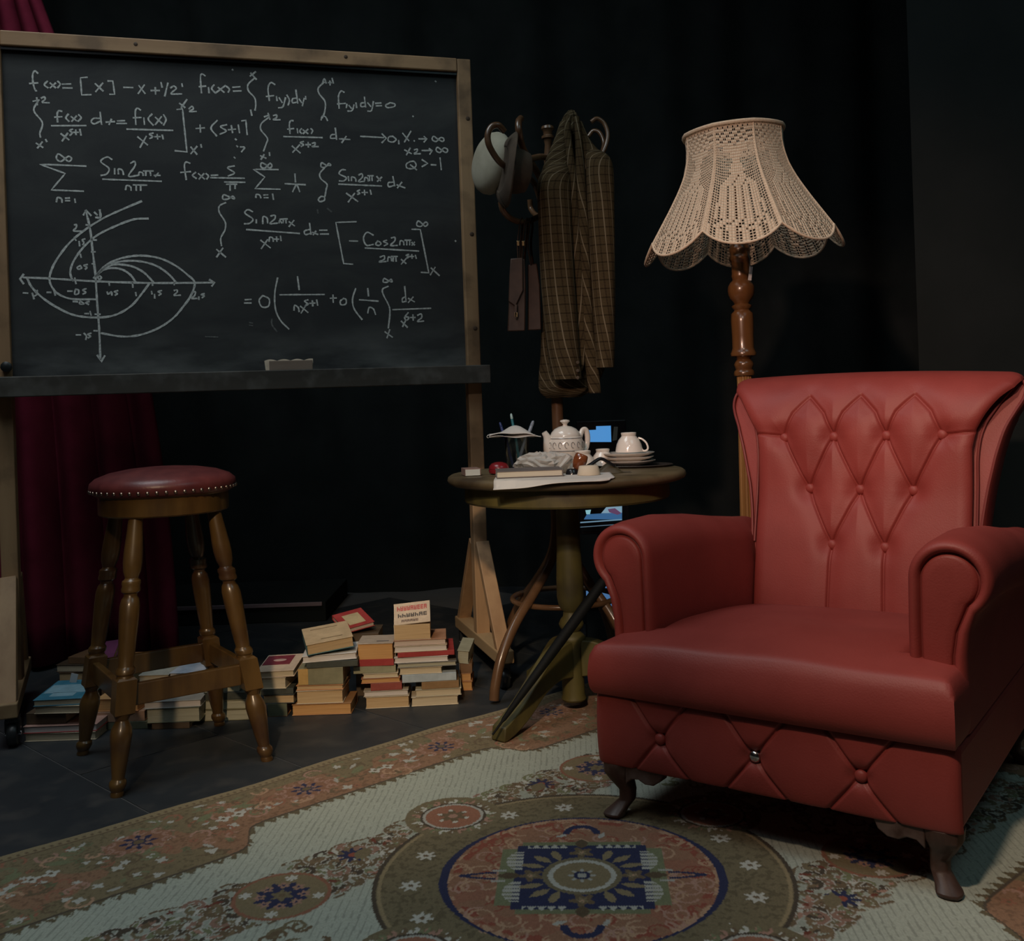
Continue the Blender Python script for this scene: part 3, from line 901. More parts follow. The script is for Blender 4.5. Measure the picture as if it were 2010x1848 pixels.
def build_armchair():
    root = empty('armchair', CH_O, CH_A, 'button-tufted red leather armchair with rolled arms and dark cabriole legs', 'armchair')
    L = M['leather']
    LS = M['leather_seam']
    # ---- front rail, tufted with three buttons
    bx = [-0.237, -0.0105, 0.2155]
    zbn, z0, z1 = 0.209, 0.128, 0.298
    lines = []
    for b in bx:
        for sx in (-1, 1):
            lines.append(((b, zbn), (b + sx * 0.080, z1 + 0.01)))
            lines.append(((b, zbn), (b + sx * 0.078, z0 - 0.01)))
    def front(u, v):
        x = -0.405 + 0.81 * u
        z = z0 + (z1 - z0) * v
        y = 0.012 - 0.012 * math.sin(math.pi * v) ** 0.5
        e = min(1.0, (0.405 - abs(x)) / 0.03)
        y += 0.016 * (1 - math.sqrt(max(0, 1 - (1 - e) ** 2)))
        for a, b in lines:
            d = crease((x, z), a, b, 0)
            y += 0.0070 * math.exp(-(d / 0.0034) ** 2) + 0.0016 * math.exp(-(d / 0.018) ** 2)
        for b in bx:
            d = math.hypot(x - b, z - zbn)
            y += 0.012 * math.exp(-(d / 0.022) ** 2)
        return (x, y, z)
    MB().grid(320, 70, front).build('front_rail', L, root, smooth=180)
    base = MB().box((0, 0.47, 0.2115), (0.806, 0.90, 0.165)).build('base', L, root, smooth=0, bevel=0.015, segs=3)
    for i, b in enumerate(bx):
        y = 0.012 - 0.012 + 0.013
        bt = MB().lathe([(0.0135, 0.0), (0.013, 0.004), (0.010, 0.0075), (0.005, 0.0095), (0.0005, 0.010)], 20, Matrix.Rotation(math.pi / 2, 3, 'X'))
        o = bt.build('button', M['steel'] if i == 1 else L, root)
        o.location = (b, y + 0.002, zbn)
        if i == 1:
            o['label'] = 'bare silver metal button'
    # ---- T-shaped seat cushion, crowned
    xw, xi, yf, yt, yb = 0.403, 0.292, -0.012, 0.120, 0.775
    nx, ny = 84, 82
    r = 0.026
    def inside(x, y):
        return (abs(x) <= xw + 1e-6 and yf - 1e-6 <= y <= yt + 1e-6) or (abs(x) <= xi + 1e-6 and yf - 1e-6 <= y <= yb + 1e-6)
    xs = sorted(set([round(-xw + 2 * xw * i / nx, 5) for i in range(nx + 1)] + [-xi, xi]))
    ys = sorted(set([round(yf + (yb - yf) * j / ny, 5) for j in range(ny + 1)] + [yt]))
    def dist(x, y):
        d = min(y - yf, xw - abs(x)) if y <= yt else xi - abs(x)
        if y <= yt and abs(x) > xi:
            d = min(d, yt - y + 0.02)
        return max(0.0, d)
    def ztop(x, y):
        cr = 0.042 * (1 - (x / xw) ** 2) * math.sin(math.pi * min(1, max(0, (y - yf) / (yb - yf))) ** 0.75)
        z = 0.421 + cr + 0.012 * (x / xw) * 0.5
        z -= 0.034 * max(0.0, min(1.0, (y - 0.22) / 0.5)) ** 1.3
        # sagging hollow where people sit
        z -= 0.018 * math.exp(-(((x - 0.06) / 0.17) ** 2 + ((y - 0.36) / 0.13) ** 2))
        z += 0.004 * math.sin(x * 21 + y * 9) * math.exp(-((y - 0.2) / 0.2) ** 2)
        d = dist(x, y)
        if d < r:
            k = r - d
            z -= r - math.sqrt(max(0.0, r * r - k * k))
        return z
    idx, vs, fs = {}, [], []
    for j, y in enumerate(ys):
        for i, x in enumerate(xs):
            if inside(x, y):
                idx[(i, j)] = len(vs)
                vs.append((x, y, ztop(x, y)))
    for j in range(len(ys) - 1):
        for i in range(len(xs) - 1):
            k = [(i, j), (i + 1, j), (i + 1, j + 1), (i, j + 1)]
            xc, yc = (xs[i] + xs[i + 1]) / 2, (ys[j] + ys[j + 1]) / 2
            if inside(xc, yc) and all(q in idx for q in k):
                fs.append(tuple(idx[q] for q in k))
    # skirt from the boundary
    cnt = {}
    for f in fs:
        for a, b in zip(f, f[1:] + f[:1]):
            if (b, a) in cnt:
                del cnt[(b, a)]
            else:
                cnt[(a, b)] = 1
    levels = 8
    def outward(x, y):
        ox = oy = 0.0
        if abs(y - yf) < 1e-4:
            oy = -1
        if y <= yt + 1e-4 and abs(abs(x) - xw) < 1e-4:
            ox = math.copysign(1, x)
        return ox, oy
    sk = {}
    def skv(a, l):
        if l == 0:
            return a
        if (a, l) not in sk:
            x, y, z = vs[a]
            t = l / levels
            bul = 0.008 * math.sin(math.pi * t) - (0.008 * max(0, t - 0.85) / 0.15)
            ox, oy = outward(x, y)
            sk[(a, l)] = len(vs)
            vs.append((x + ox * bul * 0.3, y + oy * bul, z + (0.2965 - z) * t))
        return sk[(a, l)]
    for (a, b) in list(cnt):
        for l in range(levels):
            fs.append((skv(a, l), skv(a, l + 1), skv(b, l + 1), skv(b, l)))
    MB().add(vs, fs).build('seat_cushion', L, root, smooth=75)
    # ---- rolled arms
    def arm_outline(zc, rr, s, ins=0.0, n=30):
        # starts at the inner foot, up the inside, over the roll, down the outside; ins draws the outline in
        cx = 0.376
        pts = [(0.292 + ins, 0.30), (0.292 + ins, 0.40), (0.292 + ins, 0.50)]
        for k in range(n + 1):
            a = math.radians(180 - 232 * k / n)
            pts.append((cx + (rr - ins) * math.cos(a), zc + (rr - ins) * math.sin(a)))
        pts += [(0.413 - ins, zc - 0.100), (0.405 - ins, zc - 0.150), (0.403 - ins, 0.38), (0.403 - ins, 0.295)]
        return [(s * x, z) for x, z in pts]
    for s in (-1, 1):
        rings = []
        for y, zc, rr, ins in ((0.126, 0.600, 0.082, 0.030), (0.118, 0.600, 0.082, 0.0265), (0.103, 0.600, 0.082, 0.022), (0.097, 0.600, 0.082, 0.015), (0.099, 0.600, 0.082, 0.008), (0.108, 0.601, 0.082, 0.002),
                               (0.122, 0.601, 0.082, 0.0), (0.16, 0.603, 0.083, 0.0), (0.28, 0.604, 0.083, 0.0), (0.45, 0.590, 0.080, 0.0), (0.62, 0.568, 0.077, 0.0), (0.78, 0.550, 0.075, 0.0), (0.86, 0.545, 0.072, 0.0)):
            rings.append([(px, y, pz) for px, pz in arm_outline(zc, rr, s, ins)])
        if s > 0:
            rings = [list(reversed(q)) for q in rings]
        arm = MB().rings(rings).build('arm', L, root, smooth=60)
        fo = arm_outline(0.600, 0.082, s, 0.0275)
        cxm, czm = s * 0.352, 0.53
        rr_ = []
        for y, k in ((0.124, 1.0), (0.111, 1.0), (0.105, 0.95), (0.1025, 0.84), (0.1015, 0.45)):
            rr_.append([(cxm + (px - cxm) * k, y, czm + (pz - czm) * (0.6 + 0.4 * k)) for px, pz in fo])
        if s > 0:
            rr_ = [list(reversed(q)) for q in rr_]
        MB().rings(rr_).build('arm_facing', L, arm, smooth=60)
        MB().tube([(x, 0.1135, z) for x, z in fo[1:-1]], 0.0036, 8).build('piping', LS, arm)
    # ---- back: tufted panel, rolled top, flaring scrolls
    row = [(-0.216, 0.856), (-0.072, 0.858), (0.072, 0.860), (0.216, 0.862), (-0.141, 0.713), (0.0, 0.713), (0.141, 0.713), (-0.0715, 0.561), (0.0715, 0.561)]
    tops = [(-0.144, 0.972), (0.0, 0.972), (0.144, 0.972)]
    prof = catmull([(0.700, 0, 0.36), (0.716, 0, 0.45), (0.742, 0, 0.568), (0.767, 0, 0.66), (0.780, 0, 0.722), (0.787, 0, 0.80), (0.792, 0, 0.872), (0.805, 0, 0.925), (0.829, 0, 0.968),
                    (0.866, 0, 1.001), (0.908, 0, 1.021), (0.950, 0, 1.026), (0.985, 0, 1.012), (1.006, 0, 0.98), (1.012, 0, 0.93)], 8)
    cum = [0.0]
    for q0, q1 in zip(prof, prof[1:]):
        cum.append(cum[-1] + (q1 - q0).length)
    total = cum[-1]
    def on_prof(d):
        lo, hi = 0, len(cum) - 1
        while hi - lo > 1:
            m_ = (lo + hi) // 2
            if cum[m_] <= d:
                lo = m_
            else:
                hi = m_
        k_ = (d - cum[lo]) / max(1e-9, cum[hi] - cum[lo])
        q = prof[lo].lerp(prof[hi], k_)
        a_, b_ = prof[max(0, lo - 1)], prof[min(len(prof) - 1, hi + 1)]
        t_ = (b_ - a_).normalized()
        return q, Vector((0, -t_.z, t_.x))
    def height_to_s(z):
        for c_, q in zip(cum, prof):
            if q.z >= z:
                return c_
        return total
    def ypro(z):
        for q in prof:
            if q.z >= z:
                return q.x
        return prof[-1].x
    srow = [(a_[0], height_to_s(a_[1])) for a_ in row]
    stop = [(a_[0], height_to_s(0.968)) for a_ in tops]
    segs = []
    def arch(a_, b_):
        # creases bow slightly, like pleated leather
        mx_ = (a_[0] * 0.62 + b_[0] * 0.38, a_[1] * 0.42 + b_[1] * 0.58)
        segs.append((a_, mx_))
        segs.append((mx_, b_))
    for i in range(3):
        arch(srow[i], stop[i])
        arch(srow[i + 1], stop[i])
        segs.append((srow[i], srow[4 + i]))
        segs.append((srow[i + 1], srow[4 + i]))
    for i in range(2):
        segs += [(srow[4 + i], srow[7 + i]), (srow[5 + i], srow[7 + i]), (srow[7 + i], (srow[7 + i][0] * 1.05, 0.03))]
    segs += [(srow[0], (-0.30, srow[0][1] + 0.008)), (srow[3], (0.30, srow[3][1] + 0.008))]
    s1 = height_to_s(0.82)
    wtab = [(0.0, 0.288), (s1, 0.290), (height_to_s(0.872), 0.300), (height_to_s(0.925), 0.324), (height_to_s(0.968), 0.356), (height_to_s(1.001), 0.384), (height_to_s(1.021), 0.396), (total, 0.398)]
    def back(u, v):
        d = v * total
        q, n = on_prof(d)
        w = interp(wtab, d)
        x = (2 * u - 1) * w
        dent, soft = 0.0, 0.0
        for a_, b_ in segs:
            dd = crease((x, d), a_, b_, 0)
            if dd < 0.09:
                dent = max(dent, math.exp(-(dd / 0.0034) ** 2))
                soft = max(soft, math.exp(-(dd / 0.030) ** 2))
        bn = 0.0
        for a_ in srow:
            dd = math.hypot(x - a_[0], d - a_[1])
            bn = max(bn, math.exp(-(dd / 0.030) ** 2))
        fade = 1.0
        dep = 0.0075 * dent + 0.008 * soft + 0.016 * bn
        e = min(1.0, (1 - abs(2 * u - 1)) * w / 0.035)
        dep += 0.018 * (1 - math.sqrt(max(0, 1 - (1 - e) ** 2)))
        p = Vector((x, q.x - 0.020, q.z)) - n * dep
        k_ = max(0.0, min(1.0, (q.z - 0.93) / 0.08))
        p.z += 0.012 * (1 - (x / 0.4) ** 2) * k_ - 0.006 * (x / 0.4) * k_
        return tuple(p)
    bk = MB().grid(300, 280, back).build('back_cushion', L, root, smooth=180)
    for a_ in row:
        o = MB().lathe([(0.0150, -0.004), (0.0150, 0.0), (0.0145, 0.004), (0.011, 0.0085), (0.0055, 0.0105), (0.0005, 0.011)], 20,
                       Matrix.Rotation(math.pi / 2, 3, 'X')).build('button', L, bk)
        o.location = (a_[0], ypro(a_[1]) - 0.020 + 0.016 + 0.009 + 0.004, a_[1])
    # frame of the back with scrolled sides; it follows the lean of the cushion
    side = [(0.312, 0.30), (0.310, 0.45), (0.314, 0.60), (0.326, 0.70), (0.338, 0.76), (0.352, 0.82), (0.371, 0.88), (0.392, 0.922), (0.407, 0.952), (0.410, 0.978), (0.400, 0.998), (0.37, 1.006)]
    side = [tuple(q) for q in [(v.x, v.z) for v in catmull([(a_, 0, b_) for a_, b_ in side], 4)]]
    outl = side + [(-x, z) for x, z in reversed(side)]
    def yface(z):
        return interp([(0.30, 0.715), (0.45, 0.735), (0.568, 0.755), (0.66, 0.780), (0.722, 0.795), (0.80, 0.806), (0.872, 0.822), (0.925, 0.852), (0.968, 0.890), (1.0, 0.915)], z)
    rings = []
    for dy, k in ((0.004, 0.965), (-0.004, 0.985), (0.002, 1.0), (0.05, 1.0), (0.10, 0.99), (0.115, 0.95)):
        rings.append([(x * (1 - (1 - k) * 0.7), yface(z) + dy + (0.02 if dy > 0.04 and z < 0.9 else 0.0), 0.3 + (z - 0.3) * (1 - (1 - k) * 0.25)) for x, z in outl])
    fr = MB().rings(rings).build('back_frame', L, root, smooth=55)
    for s in (-1, 1):
        MB().tube([(s * (x - 0.006), yface(z) - 0.003, z) for x, z in side[4:-1]], 0.0040, 8).build('piping', LS, fr)
        inner = [(interp(wtab, height_to_s(z)) + 0.010, z) for z in [0.56, 0.62, 0.68, 0.74, 0.80, 0.85, 0.89, 0.92, 0.945, 0.965, 0.98]]
        MB().tube(catmull([(s * x, yface(z) - 0.004, z) for x, z in inner], 3), 0.0036, 8).build('piping', LS, fr)
    # ---- legs
    def cabriole(sx, front):
        leg = MB()
        path = [((0.362, 0.050, 0.130), 0.040), ((0.364, 0.046, 0.105), 0.036), ((0.362, 0.050, 0.085), 0.027), ((0.352, 0.058, 0.06), 0.0195), ((0.352, 0.056, 0.038), 0.0185),
                ((0.366, 0.040, 0.020), 0.0215), ((0.374, 0.030, 0.008), 0.026), ((0.374, 0.032, 0.0), 0.023)]
        rings = []
        for (c, rr) in path:
            y = c[1] if front else 0.90 - c[1]
            n = 12
            ring = []
            for k in range(n):
                a = 2 * math.pi * k / n + math.pi / 4
                ca, sa = math.cos(a), math.sin(a)
                q = (abs(ca) ** 3 + abs(sa) ** 3) ** (-1 / 3)
                ring.append((sx * c[0] + rr * ca * q, y + rr * sa * q, c[2]))
            rings.append(ring)
        leg.rings(list(reversed(rings)))
        if front:
            # shaped ear towards the middle of the rail
            ear = [(0.334, 0.130), (0.334, 0.086), (0.318, 0.100), (0.300, 0.102), (0.283, 0.094), (0.262, 0.095), (0.243, 0.108), (0.234, 0.130)]
            ear = [(sx * x, z) for x, z in ear]
            if sx < 0:
                ear = list(reversed(ear))
            leg.prism(ear, 0.016, 0.050)
        leg.build('leg', M['chair_leg'], root, smooth=38, bevel=0.003)
    for sx in (-1, 1):
        cabriole(sx, True)
        cabriole(sx, False)


build_armchair()


# ------------------------------------------------------------------ floor lamp with crocheted shade
def build_lamp():
    LY = 3.42
    k = LY / F_PX
    foot = at(1466, 1040, LY)
    top = at(1437, 300, LY)
    root = empty('floor_lamp', (foot.x + 0.012, LY, 0), 0, 'turned wooden floor lamp with a scalloped cream crochet shade behind the armchair', 'floor lamp')
    lean = math.atan2(top.x - foot.x - 0.0, top.z - foot.z)
    def zz(y):
        return at(1455, y, LY).z
    W = M['lamp_wood']
    ml = Matrix.Rotation(lean * 0.55, 3, 'Y')
    def lat(prof, segs=32):
        return MB().lathe(prof, segs, ml)
    lat([(0.15, 0.0), (0.155, 0.012), (0.15, 0.028), (0.12, 0.036), (0.085, 0.05), (0.06, 0.075), (0.045, 0.10), (0.03, 0.12)], 40).build('base', W, root)
    # fluted lower column
    z0, z1 = 0.10, zz(738)
    nfl = 14
    rings = []
    for z, r in ((z0, 0.035), (z0 + 0.03, 0.0345), (0.55, 0.0315), (z1 - 0.05, 0.0245), (z1 - 0.02, 0.0245), (z1, 0.0250)):
        ring = []
        for i in range(nfl * 8):
            t = 2 * math.pi * i / (nfl * 8)
            f = abs(math.sin(t * nfl / 2))
            rr = r * (0.90 + 0.10 * min(1, f * 1.6))
            p = ml @ Vector((rr * math.cos(t), rr * math.sin(t), z))
            ring.append(p)
        rings.append(ring)
    MB().rings(rings).build('fluted_column', M['lamp_flute'], root, smooth=30)
    # turned upper column, measured from the photograph (pixel rows -> radius in pixels)
    px = [(738, 19), (734, 20), (729, 19), (726, 16), (722, 17), (716, 19), (711, 17), (706, 13), (702, 15), (699, 24), (694, 25), (690, 23), (684, 21), (660, 21), (632, 22), (616, 21),
          (612, 17), (609, 15), (604, 19), (601, 20), (597, 14), (592, 17), (586, 22), (578, 25), (570, 26), (562, 25), (555, 21), (550, 16), (545, 17), (542, 18), (538, 17),
          (522, 17), (514, 18), (511, 21), (507, 22), (503, 20), (499, 19), (492, 21), (486, 20), (478, 14), (466, 9), (440, 6), (400, 5), (330, 5)]
    lat([(r * k, zz(y)) for y, r in px], 36).build('turned_column', W, root, smooth=50)
    # shade
    zt, zb = zz(262), zz(470)
    cx = ml @ Vector((0, 0, (zt + zb) / 2))
    sh = empty('shade', (cx.x, cx.y, 0.0), 0)
    sh.parent = root
    sh.rotation_euler = (0, 0, 0)
    Rtab = [(0, 96), (0.12, 95.0), (0.24, 98), (0.38, 106), (0.53, 121), (0.70, 142), (0.85, 162), (1.0, 182), (1.2, 205)]
    NP, NU, NV = 8, 24, 42
    tilt = Matrix.Rotation(math.radians(-2.4), 3, 'Y')
    zm = (zt + zb) / 2
    def surf(panel, x, v):
        """x in -1..1 across one panel"""
        th0 = -math.pi / 2 - 0.216 + 2 * math.pi * panel / NP
        half = math.pi / NP
        R = interp(Rtab, v) * k
        a = x * half
        chord = R * math.cos(half) / math.cos(a)
        fl = 0.25 + 0.40 * min(1.0, v)
        rr = chord * fl + R * (1 - fl)
        z = zt + (zb - zt) * v
        p = Vector((rr * math.cos(th0 + a), rr * math.sin(th0 + a), z - zm))
        p = tilt @ p
        return Vector((p.x, p.y, p.z + zm))
    def vmax(x):
        return 1.0 + 0.155 * (1 - abs(x) ** 2.2)
    rnd = random.Random(3)
    def filled(i, j):
        x = (i + 0.5) / NU * 2 - 1
        v = (j + 0.5) / NV
        ax = abs(x)
        if ax > 0.95:
            return True
        if v < 0.05:
            return (i + j) % 3 != 0
        if v < 0.20:
            return (i + 2 * j) % 5 not in (0, 1) if ax < 0.72 else j % 2 == 0
        if v < 0.25:
            return ax < 0.62
        if v < 0.44:
            if 0.22 < ax < 0.34 and j % 2:
                return False
            return ax < 0.18 + 0.35 * (v - 0.25) + (0.10 if (j // 3) % 2 else 0.0)
        if v < 0.52:
            return ax < 0.30 + 4.5 * (v - 0.44) and not ((i + j) % 5 == 0)
        wid = 0.62 + 0.45 * (v - 0.5)
        if v < 0.80:
            if ax > wid:
                return False
            if ax > wid - 0.09:
                return True
            return (i % 3) != 1
        if v < 0.90:
            return ax < wid and ((i + j) % 4 in (0, 1) or (i * 2 + j) % 5 == 0)
        return (i % 4) in (0, 1) and ax < 0.9
    vs, fs = [], []
    for pnl in range(NP):
        for j in range(NV):
            for i in range(NU):
                xa, xb = i / NU * 2 - 1, (i + 1) / NU * 2 - 1
                va, vb = j / NV, (j + 1) / NV
                c = [surf(pnl, xa, va * vmax(xa)), surf(pnl, xb, va * vmax(xb)), surf(pnl, xb, vb * vmax(xb)), surf(pnl, xa, vb * vmax(xa))]
                n = len(vs)
                if filled(i, j):
                    vs += c
                    fs.append((n, n + 1, n + 2, n + 3))
                else:
                    m = (c[0] + c[1] + c[2] + c[3]) / 4
                    g = 0.69 + 0.06 * rnd.random()
                    vs += c + [m + (q - m) * g for q in c]
                    for q in range(4):
                        r_ = (q + 1) % 4
                        fs.append((n + q, n + r_, n + 4 + r_, n + 4 + q))
    cloth = MB().add(vs, fs).build('crochet_cover', M['crochet'], sh, smooth=180, solid=0.0016)
    ringp = [surf(p_, x_, 0.0) for p_ in range(NP) for x_ in (-1, -0.5, 0, 0.5)]
    MB().tube([Vector((q.x * 1.02, q.y * 1.02, q.z)) for q in ringp], 0.0068, 8, closed=True).build('top_rim', M['crochet'], sh)
    bp = [surf(p_, x_, vmax(x_)) for p_ in range(NP) for x_ in [-1 + 2 * q / 14 for q in range(14)]]
    MB().tube(bp, 0.0042, 8, closed=True).build('scalloped_edge', M['crochet'], sh)
    for p_ in range(NP):
        MB().tube([surf(p_, -1, v / 14) * 1.0 for v in range(15)], 0.0026, 6).build('rib', M['crochet'], sh)
    # fitter spider inside and the switch tag
    sp = MB()
    for q in range(4):
        e = surf(q * 2, -1, 0.10)
        sp.tube([(0, 0, e.z), e], 0.002, 6)
    sp.build('fitter', M['steel'], sh)
    tg = at(1473, 537, LY - 0.05) - root.location
    MB().box(tg, (0.011, 0.0015, 0.046), Matrix.Rotation(0.15, 3, 'Y')).build('switch_tag', M['tag_white'], root, smooth=0)
    MB().tube([tg + Vector((0, 0, 0.02)), tg + Vector((0.001, 0.01, 0.05)), tg + Vector((-0.004, 0.03, 0.09))], 0.0016, 6).build('switch_cord', M['black_gloss'], root)


build_lamp()


# ------------------------------------------------------------------ bentwood coat stand
CS_Y = 3.655
CS = at(1094, 800, CS_Y)


def build_coat_stand():
    root = empty('coat_stand', (CS.x, CS_Y, 0), 0, 'bentwood coat stand with curled hooks behind the round table', 'coat stand')
    B = M['bentwood']
    O = Vector((CS.x, CS_Y, 0))
    top = at(1074, 246, CS_Y).z
    MB().lathe([(0.020, 0.28), (0.021, 0.5), (0.021, 1.2), (0.020, 1.60), (0.019, 1.72), (0.017, top - 0.115), (0.012, top - 0.07), (0.016, top - 0.052), (0.023, top - 0.048), (0.023, top - 0.040), (0.016, top - 0.036),
                (0.017, top - 0.022), (0.024, top - 0.014), (0.022, top - 0.005), (0.010, top)], 24).build('pole', B, root)
    # S-curved feet
    prof = [(0.026, 0.78), (0.026, 0.60), (0.032, 0.50), (0.060, 0.42), (0.125, 0.335), (0.205, 0.245), (0.262, 0.15), (0.290, 0.06), (0.297, 0.012)]
    foot0 = at(966, 1383, 3.35)
    a0 = math.atan2(foot0.y - CS_Y, foot0.x - CS.x)
    for i in range(4):
        a = a0 + i * math.pi / 2
        k = 1.0 + 0.35 * (i == 0)
        pts = catmull([((0.026 + (r - 0.026) * k) * math.cos(a), (0.026 + (r - 0.026) * k) * math.sin(a), z) for r, z in prof], 5)
        MB().tube(pts, 0.0170, 12).build('foot', B, root)
    # umbrella ring
    pts = [(0.185 * math.cos(t), 0.185 * math.sin(t), 0.285) for t in [2 * math.pi * q / 40 for q in range(40)]]
    MB().tube(pts, 0.010, 10, closed=True).build('ring', B, root)
    # collars that carry the hooks
    for z in (1.56, 1.70):
        MB().lathe([(0.021, z - 0.03), (0.030, z - 0.024), (0.030, z + 0.024), (0.021, z + 0.03)], 24).build('collar', B, root)
    def hook(px, rad, fl=1.0):
        pts = [at(x, y, Y + 0.095) - O for x, y, Y in px]
        MB().tube(catmull(pts, 6), rad, 10, flat=fl).build('hook', B, root)
    hook([(990, 258, 3.25), (978, 246, 3.235), (964, 250, 3.23), (957, 268, 3.225), (963, 292, 3.23), (985, 322, 3.27), (1020, 340, 3.38), (1047, 358, 3.53), (1062, 395, 3.55), (1082, 430, 3.56)], 0.0105)
    hook([(1022, 233, 3.40), (1018, 240, 3.36), (1019, 262, 3.35), (1026, 290, 3.40), (1040, 315, 3.47), (1058, 345, 3.53), (1080, 390, 3.56)], 0.012)
    hook([(990, 329, 3.42), (1002, 322, 3.40), (1030, 315, 3.44), (1060, 308, 3.50), (1082, 312, 3.56)], 0.0115)
    hook([(983, 396, 3.36), (988, 414, 3.37), (1004, 430, 3.40), (1028, 436, 3.44), (1052, 428, 3.50), (1078, 410, 3.55), (1086, 380, 3.56)], 0.0105)
    hook([(1040, 392, 3.70), (1043, 412, 3.70), (1058, 424, 3.64), (1085, 410, 3.57)], 0.010)
    hook([(1160, 240, 3.64), (1172, 233, 3.64), (1186, 243, 3.64), (1193, 264, 3.63), (1187, 292, 3.62), (1165, 325, 3.60), (1120, 355, 3.57), (1090, 400, 3.56)], 0.008)
    hook([(1155, 268, 3.74), (1165, 257, 3.74), (1178, 262, 3.73), (1185, 285, 3.71), (1170, 320, 3.66), (1120, 350, 3.60), (1090, 390, 3.56)], 0.008)
    hook([(1120, 226, 3.52), (1119, 240, 3.49), (1117, 270, 3.48), (1110, 310, 3.50), (1100, 350, 3.54), (1092, 390, 3.56)], 0.011)


build_coat_stand()


def build_hats():
    # cream cap hung crown outwards
    c = at(966, 321, 3.49)
    root = empty('cap', c, 0, 'cream cloth cap hanging on the far left hook of the coat stand', 'hat')
    m = Matrix.Rotation(math.radians(22), 3, 'Z') @ Matrix.Rotation(math.radians(-82), 3, 'Y') @ Matrix.Rotation(math.radians(8), 3, 'X')
    MB().lathe([(0.098, -0.020), (0.106, -0.012), (0.107, 0.004), (0.100, 0.022), (0.082, 0.036), (0.055, 0.045), (0.025, 0.049), (0.003, 0.050)], 40, m).build('crown', M['hat_cream'], root, smooth=60)
    MB().lathe([(0.088, -0.034), (0.097, -0.034), (0.099, -0.018), (0.088, -0.018)], 40, m).build('band', M['hat_cream'], root, smooth=40)
    # brown felt hat in front of it
    c = at(986, 332, 3.40)
    root = empty('felt_hat', c, 0, 'dark brown felt hat with a curled brim hanging beside the cream cap', 'hat')
    m = Matrix.Rotation(math.radians(14), 3, 'Y') @ Matrix.Rotation(math.radians(16), 3, 'Z') @ Matrix.Rotation(math.radians(84), 3, 'Y')
    MB().lathe([(0.076, 0.0), (0.078, 0.02), (0.074, 0.06), (0.066, 0.084), (0.045, 0.092), (0.004, 0.088)], 36, m).build('crown', M['hat_brown'], root, smooth=60)
    def brim(u, v):
        t = 2 * math.pi * u
        r = 0.074 + 0.052 * v
        q = m @ Vector((r * math.cos(t), r * math.sin(t), 0.018 * v * v * (1 + 0.6 * math.cos(2 * t))))
        return tuple(q)
    MB().grid(48, 8, brim).build('brim', M['hat_brown'], root, smooth=180, solid=0.003)
    MB().lathe([(0.0785, 0.004), (0.0800, 0.006), (0.0795, 0.022), (0.0775, 0.024)], 36, m, caps=False).build('ribbon', M['black_gloss'], root, smooth=60)


build_hats()


def build_satchel():
    Y = 3.52
    root = empty('satchel', at(1025, 652, Y), 0, 'brown leather satchel with twin straps hanging from the coat stand', 'bag')
    O = root.location.copy()
    S = M['satchel']
    def P(x, y, d=0.0):
        return at(x, y, Y + d) - O
    def slab(pts, d0, d1, name, bev=0.004):
        n = len(pts)
        vs = [P(x, y, d0) for x, y in pts] + [P(x, y, d1) for x, y in pts]
        fs = [tuple(range(n)), tuple(reversed(range(n, 2 * n)))] + [(i, i + n, (i + 1) % n + n, (i + 1) % n) for i in range(n)]
        return MB().add(vs, fs).build(name, S, root, smooth=30, bevel=bev)
    slab([(1004, 512), (1030, 508), (1032, 560), (1031, 650), (996, 651), (999, 590)], -0.005, 0.24, 'body')
    slab([(1036, 520), (1054, 517), (1060, 560), (1063, 648), (1036, 649)], 0.03, 0.22, 'rear_pocket')
    slab([(1002, 508), (1026, 506), (1027, 570), (1012, 602), (998, 592), (1000, 540)], -0.016, -0.002, 'flap', 0.003)
    slab([(1010, 598), (1015, 598), (1014, 626), (1011, 626)], -0.022, -0.012, 'flap_strap', 0.001)
    MB().box(P(1013, 618, -0.02), (0.010, 0.004, 0.016)).build('buckle', M['brass'], root, smooth=0, bevel=0.001)
    for x0, x1, d in ((1016, 1018, -0.005), (1026, 1024, 0.0), (1036, 1042, 0.03)):
        tp = catmull([P(x1, 520, d), P(x0, 480, d), P(x0 + 3, 450, d), P(x0 + 5, 434, d - 0.006 + 0.0), P(x0 + 8, 431, d + 0.012), P(x0 + 9, 446, d + 0.03), P(x0 + 6, 480, d + 0.05), P(x1 + 4, 520, d + 0.06)], 4)
        MB().tube(tp, 0.0065, 8, flat=0.4).build('strap', S, root)
    for x in (1017, 1027):
        MB().box(P(x, 478, -0.012), (0.010, 0.006, 0.018)).build('strap_ring', M['brass'], root, smooth=0, bevel=0.002)


build_satchel()


